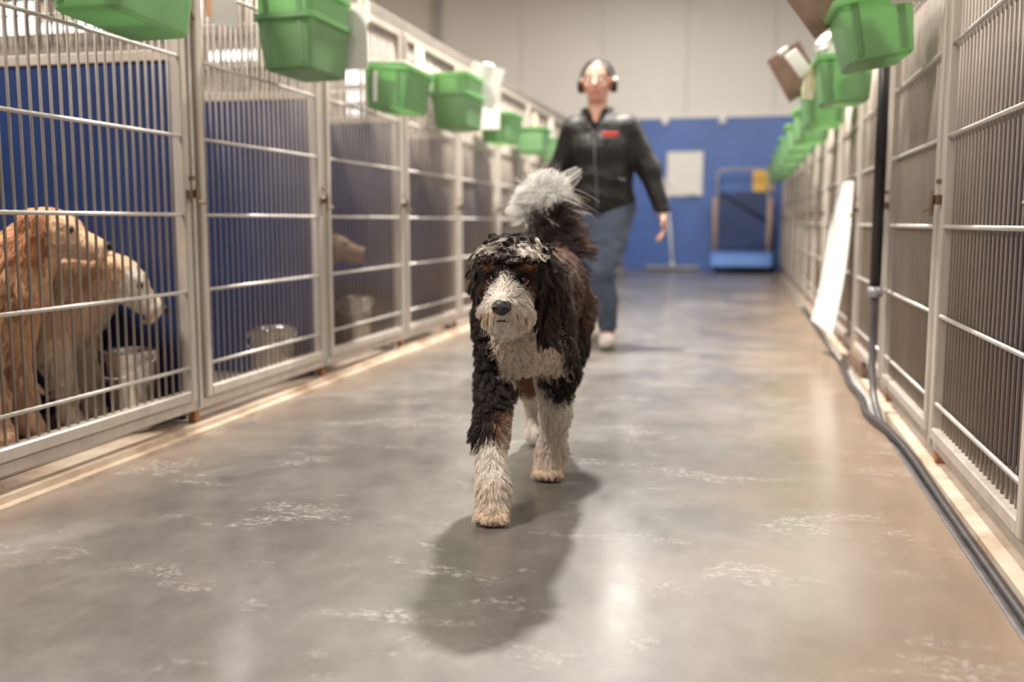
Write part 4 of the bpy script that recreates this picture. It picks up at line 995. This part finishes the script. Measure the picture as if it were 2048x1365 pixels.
# ------------------------------------------------------------------ the person
def person():
    O = np.array([-.79, 5.77, 0.0])
    t = thing('person', 'person in black zip jacket, jeans and black earmuffs walking behind the dog', 'person', tuple(O))
    A = lambda x, y, z: O + np.array([x, y, z])
    skin = attr_mat('skin', 0.42, 0.4, sub=0.12)
    hx = -.045
    lo, hi = O + np.array([-.42, -.42, -.005]), O + np.array([.48, .62, 1.70])
    S = SDF(lo, hi, .0075)
    # head
    S.ell(A(hx, .015, 1.545), (.074, .092, .088), .03); S.ell(A(hx, -.015, 1.47), (.058, .07, .068), .04); S.ell(A(hx, -.042, 1.425), (.032, .032, .024), .03)
    S.cone(A(hx, -.082, 1.525), A(hx, -.104, 1.485), .010, .014, .015)           # nose
    S.cone(A(hx - .034, -.066, 1.538), A(hx + .034, -.066, 1.538), .010, .010, .018)
    for s_ in (-1, 1):
        S.ell(A(hx + s_ * .031, -.082, 1.518), (.014, .010, .009), .008, sub=True)
        S.ell(A(hx + s_ * .036, -.055, 1.483), (.020, .022, .018), .02)
        S.ell(A(hx + s_ * .076, .01, 1.505), (.010, .018, .03), .01)
    S.cone(A(hx - .018, -.080, 1.450), A(hx + .018, -.080, 1.450), .007, .007, .010); S.cone(A(hx - .014, -.078, 1.440), A(hx + .014, -.078, 1.440), .007, .007, .008)
    S.cone(A(hx, .02, 1.46), A(hx + .005, .02, 1.30), .054, .062, .03)
    # trunk, arms, legs under the clothes
    S.ell(A(-.02, 0, 1.17), (.155, .10, .16), .06); S.ell(A(-.01, 0, .97), (.145, .105, .17), .06); S.ell(A(0, .01, .84), (.16, .11, .11), .06)
    RA = [((-.19, .0, 1.265), .05), ((-.265, .03, 1.02), .038), ((-.245, -.14, .86), .026)]
    LA = [((.15, .0, 1.265), .05), ((.255, .01, 1.02), .038), ((.335, -.03, .80), .026)]
    for ch in (RA, LA): S.chain([(A(*p), r) for p, r in ch], .03)
    LLEG = [((.085, .0, .82), .08), ((.02, -.13, .46), .052), ((.035, -.03, .10), .034), ((.035, -.03, .05), .034)]
    RLEG = [((-.085, .01, .82), .08), ((-.095, -.02, .46), .052), ((-.075, .34, .20), .034), ((-.075, .36, .13), .034)]
    for ch in (LLEG, RLEG): S.chain([(A(*p), r) for p, r in ch], .03)
    S.chain([(A(.035, -.03, .05), .03), (A(.04, -.15, .035), .024)], .02); S.chain([(A(-.075, .36, .13), .03), (A(-.075, .28, .05), .024)], .02)
    # hands: palm, four fingers, thumb
    def hand(wr, fwd, side, thumb_s):
        wr = np.array(wr, float); fwd = nrm(np.array(fwd, float)); side = nrm(np.array(side, float)); nn = np.cross(fwd, side)
        S.cone(A(*wr), A(*(wr + fwd * .03)), .022, .024, .02)
        S.cone(A(*(wr + fwd * .035 - side * .018)), A(*(wr + fwd * .085 - side * .026)), .016, .013, .012)
        S.cone(A(*(wr + fwd * .035 + side * .018)), A(*(wr + fwd * .085 + side * .026)), .016, .013, .012)
        S.cone(A(*(wr + fwd * .04)), A(*(wr + fwd * .09)), .018, .014, .012)
        for q, ln in ((-.032, .058), (-.011, .072), (.011, .078), (.032, .068)):
            a = wr + fwd * .088 + side * q; b = a + fwd * ln * .5 + nn * .006; c = b + fwd * ln * .42 + nn * .022; d = c + fwd * ln * .2 + nn * .022
            S.chain([(A(*a), .0095), (A(*b), .009), (A(*c), .0085), (A(*d), .0075)], .004)
        a = wr + fwd * .03 + side * .026 * thumb_s; b = a + fwd * .035 + side * .022 * thumb_s + nn * .01; c = b + fwd * .03 + side * .004 * thumb_s + nn * .012
        S.chain([(A(*a), .013), (A(*b), .0105), (A(*c), .0085)], .01)
    hand((.338, -.032, .79), (.16, -.12, -1), (0.25, -1, .1), 1)
    hand((-.243, -.15, .85), (.15, -.55, -.8), (-1, -.2, 0), -1)
    V, F = S.mesh(1)
    SK = np.array([.62, .36, .265])
    c = np.tile(SK, (len(V), 1)); q = V - O
    lips = (np.abs(q[:, 0] - hx) < .026) & (q[:, 1] < -.07) & (np.abs(q[:, 2] - 1.445) < .011); c[lips] = (.42, .14, .12)
    for s_ in (-1, 1):
        eb = (np.abs(q[:, 0] - hx - s_ * .034) < .022) & (q[:, 1] < -.05) & (np.abs(q[:, 2] - 1.545) < .006); c[eb] = (.10, .06, .04)
        er = (np.abs(q[:, 0] - hx) > .072) & (np.abs(q[:, 2] - 1.5) < .05); c[er] = (.66, .25, .16)
    body_obj('body', V, F, O, skin, t, c)
    for s_ in (-1, 1):
        e = MB().ico((hx + s_ * .031, -.070, 1.5175), .0125, 14, 10).build('eye', plain('eye_white', (.7, .66, .62), .2), t, True)
        MB().ico((hx + s_ * .031, -.0785, 1.5175), (.006, .0045, .006), 12, 8).build('iris', M['eye'], e, True)
    # hair pulled back
    Hs = SDF(O + np.array([-.18, -.14, 1.38]), O + np.array([.10, .20, 1.70]), .006)
    Hs.ell(A(hx, .024, 1.552), (.080, .093, .090), .02); Hs.ell(A(hx, .095, 1.50), (.05, .045, .05), .03); Hs.ell(A(hx, .12, 1.46), (.035, .035, .05), .03)
    Hs.cut(lambda X, Y, Z: -((Y - O[1]) + .064 - .55 * (Z - 1.585) - 6.0 * (X - O[0] - hx) ** 2))
    hv, hf = Hs.mesh(1); body_obj('hair', hv, hf, O, plain('dark_brown_hair', (.05, .03, .02), .45, 0, .4, .4, 60, .5, 120, .004), t)
    # earmuffs
    em = thing('earmuffs', 'black earmuffs with headband worn by the person', 'earmuffs', tuple(A(hx, .02, 1.5)))
    for s_ in (-1, 1):
        m = MB().lathe([(.018, 0), (.032, .003), (.036, .012), (.034, .024), (.024, .030)], 20); m.xf(Matrix.Translation((s_ * .083, 0, 0)) @ Matrix.Rotation(R(90 * s_), 4, 'Y') @ Matrix.Scale(1.25, 4, (1, 0, 0)))
        m.build('cup', M['rubber_black'], em, True)
        m = MB().lathe([(.024, -.010), (.034, -.010), (.036, .0), (.024, .002)], 18); m.xf(Matrix.Translation((s_ * .083, 0, 0)) @ Matrix.Rotation(R(90 * s_), 4, 'Y') @ Matrix.Scale(1.2, 4, (1, 0, 0)))
        m.build('cushion', plain('orange_brown_cushion', (.45, .13, .05), .5), em, True)
    pts = [(.100 * math.cos(a), .0, .02 + .125 * math.sin(a)) for a in [math.pi * i / 18 for i in range(19)]]
    MB().tube(pts, .0065, 8).build('headband', M['rubber_black'], em, True)
    m = MB().lathe([(.012, 0), (.012, .006), (.006, .009)], 14); m.xf(Matrix.Translation((.108, -.028, .025)) @ Matrix.Rotation(R(70), 4, 'X')); m.build('badge', M['plastic_white'], em, True)
    # jacket
    jm = plain('black_softshell_jacket', (.012, .0105, .010), .52, 0, .4, .25, 5, .7, 12, .03)
    J = SDF(lo, hi, .0085)
    J.ell(A(-.02, 0, 1.17), (.185, .128, .165), .06); J.ell(A(-.015, -.02, 1.12), (.165, .135, .10), .06); J.ell(A(-.01, -.008, .97), (.180, .14, .18), .06); J.ell(A(0, .0, .84), (.188, .138, .11), .05)
    J.cone(A(-.165, .005, 1.258), A(.125, .005, 1.258), .062, .062, .06)
    J.cone(A(-.045, .015, 1.33), A(-.03, .01, 1.26), .07, .11, .05)
    J.chain([(A(-.180, .0, 1.255), .070), (A(-.268, .03, 1.02), .06), (A(-.247, -.125, .875), .044)], .04)
    J.chain([(A(.140, .0, 1.255), .070), (A(.258, .01, 1.02), .062), (A(.342, -.030, .775), .044)], .04)
    for z in (.90, 1.0): J.cone(A(-.12, -.14, z), A(.14, -.14, z - .05), .012, .012, .03)
    # collar
    ring = []
    for i in range(15):
        a = R(-150 + 300 * i / 14); ring.append((hx + .078 * math.sin(a), .02 + .078 * math.cos(a), 1.380 - .035 * abs(i - 7) / 7))
    for p, q2 in zip(ring[:-1], ring[1:]): J.cone(A(*p), A(*q2), .016, .016, .012)
    J.cut(lambda X, Y, Z: .775 - Z + .0 * X)
    # neck opening
    J.cone(A(hx, .02, 1.52), A(hx, .015, 1.30), .058, .055, .01, sub=True)
    J.cone(A(hx, -.03, 1.42), A(hx + .004, -.125, 1.235), .056, .010, .01, sub=True)
    J.cut(lambda X, Y, Z: np.where(X > O[0] + .28, .765 - Z, -1))
    jv, jf = J.mesh(2); jo = body_obj('jacket', jv, jf, O, jm, t)
    MB().tube(smooth_path([(hx + .003, -.122, 1.235), (-.035, -.146, 1.18), (-.03, -.163, 1.08), (-.02, -.158, .95), (-.015, -.146, .80)]), .004, 6).build('zipper', M['lamp_housing'], jo, True)
    lm = plain('red_embroidery', (.75, .05, .035), .6)
    for i in range(6):
        MB().box((.012 + i * .0145, -.172, 1.196), (.0235 + i * .0145, -.140, 1.218), .002).build('logo_block', lm, jo)
    # jeans
    jn = plain('blue_grey_jeans', (.085, .105, .155), .75, 0, .2, .35, 9, .8, 22, .02)
    K = SDF(lo, hi, .0085)
    K.ell(A(0, .01, .84), (.172, .122, .10), .05)
    K.chain([(A(.088, .0, .80), .102), (A(.05, -.08, .62), .092), (A(.015, -.135, .455), .074), (A(.03, -.07, .27), .066), (A(.035, -.03, .125), .056)], .03)
    K.chain([(A(-.088, .01, .80), .102), (A(-.095, -.01, .62), .09), (A(-.095, -.02, .455), .074), (A(-.085, .17, .32), .066), (A(-.075, .33, .21), .055)], .03)
    for z in (.62, .56, .50, .40): K.cone(A(-.04, -.17, z), A(.10, -.15, z + .02), .012, .012, .025)
    K.cut(lambda X, Y, Z: Z - .86)
    kv, kf = K.mesh(2); body_obj('jeans', kv, kf, O, jn, t)
    # shoes
    def shoe(heel, toe, nm):
        heel = np.array(heel); toe = np.array(toe); mid = heel * .5 + toe * .5
        s1 = SDF(O + np.minimum(heel, toe) - .12, O + np.maximum(heel, toe) + .12, .006)
        s1.chain([(A(*heel), .042), (A(*mid), .043), (A(*toe), .038)], .03); s1.cone(A(*heel), A(*(heel + np.array((0, 0, .07)))), .042, .046, .03)
        s1.cut(lambda X, Y, Z: .003 - Z)
        v, f = s1.mesh(1); so = body_obj('shoe', v, f, O, plain('white_trainer', (.66, .60, .54), .6, var=.15), t)
        rr = MB()
        d = nrm(toe - heel); up = np.array((0, 0, 1.)); sdv = nrm(np.cross(d, up)); n2 = np.cross(sdv, d)
        a = mid + n2 * .040; rr.tube([a - sdv * .036 - n2 * .012, a + n2 * .004, a + sdv * .036 - n2 * .012], .012, 8); rr.build('red_strap', plain('red_shoe_strap', (.62, .04, .04), .5), so, True)
    shoe((.035, -.005, .044), (.045, -.175, .040), 'a')
    shoe((-.075, .375, .12), (-.075, .275, .045), 'b')
person()
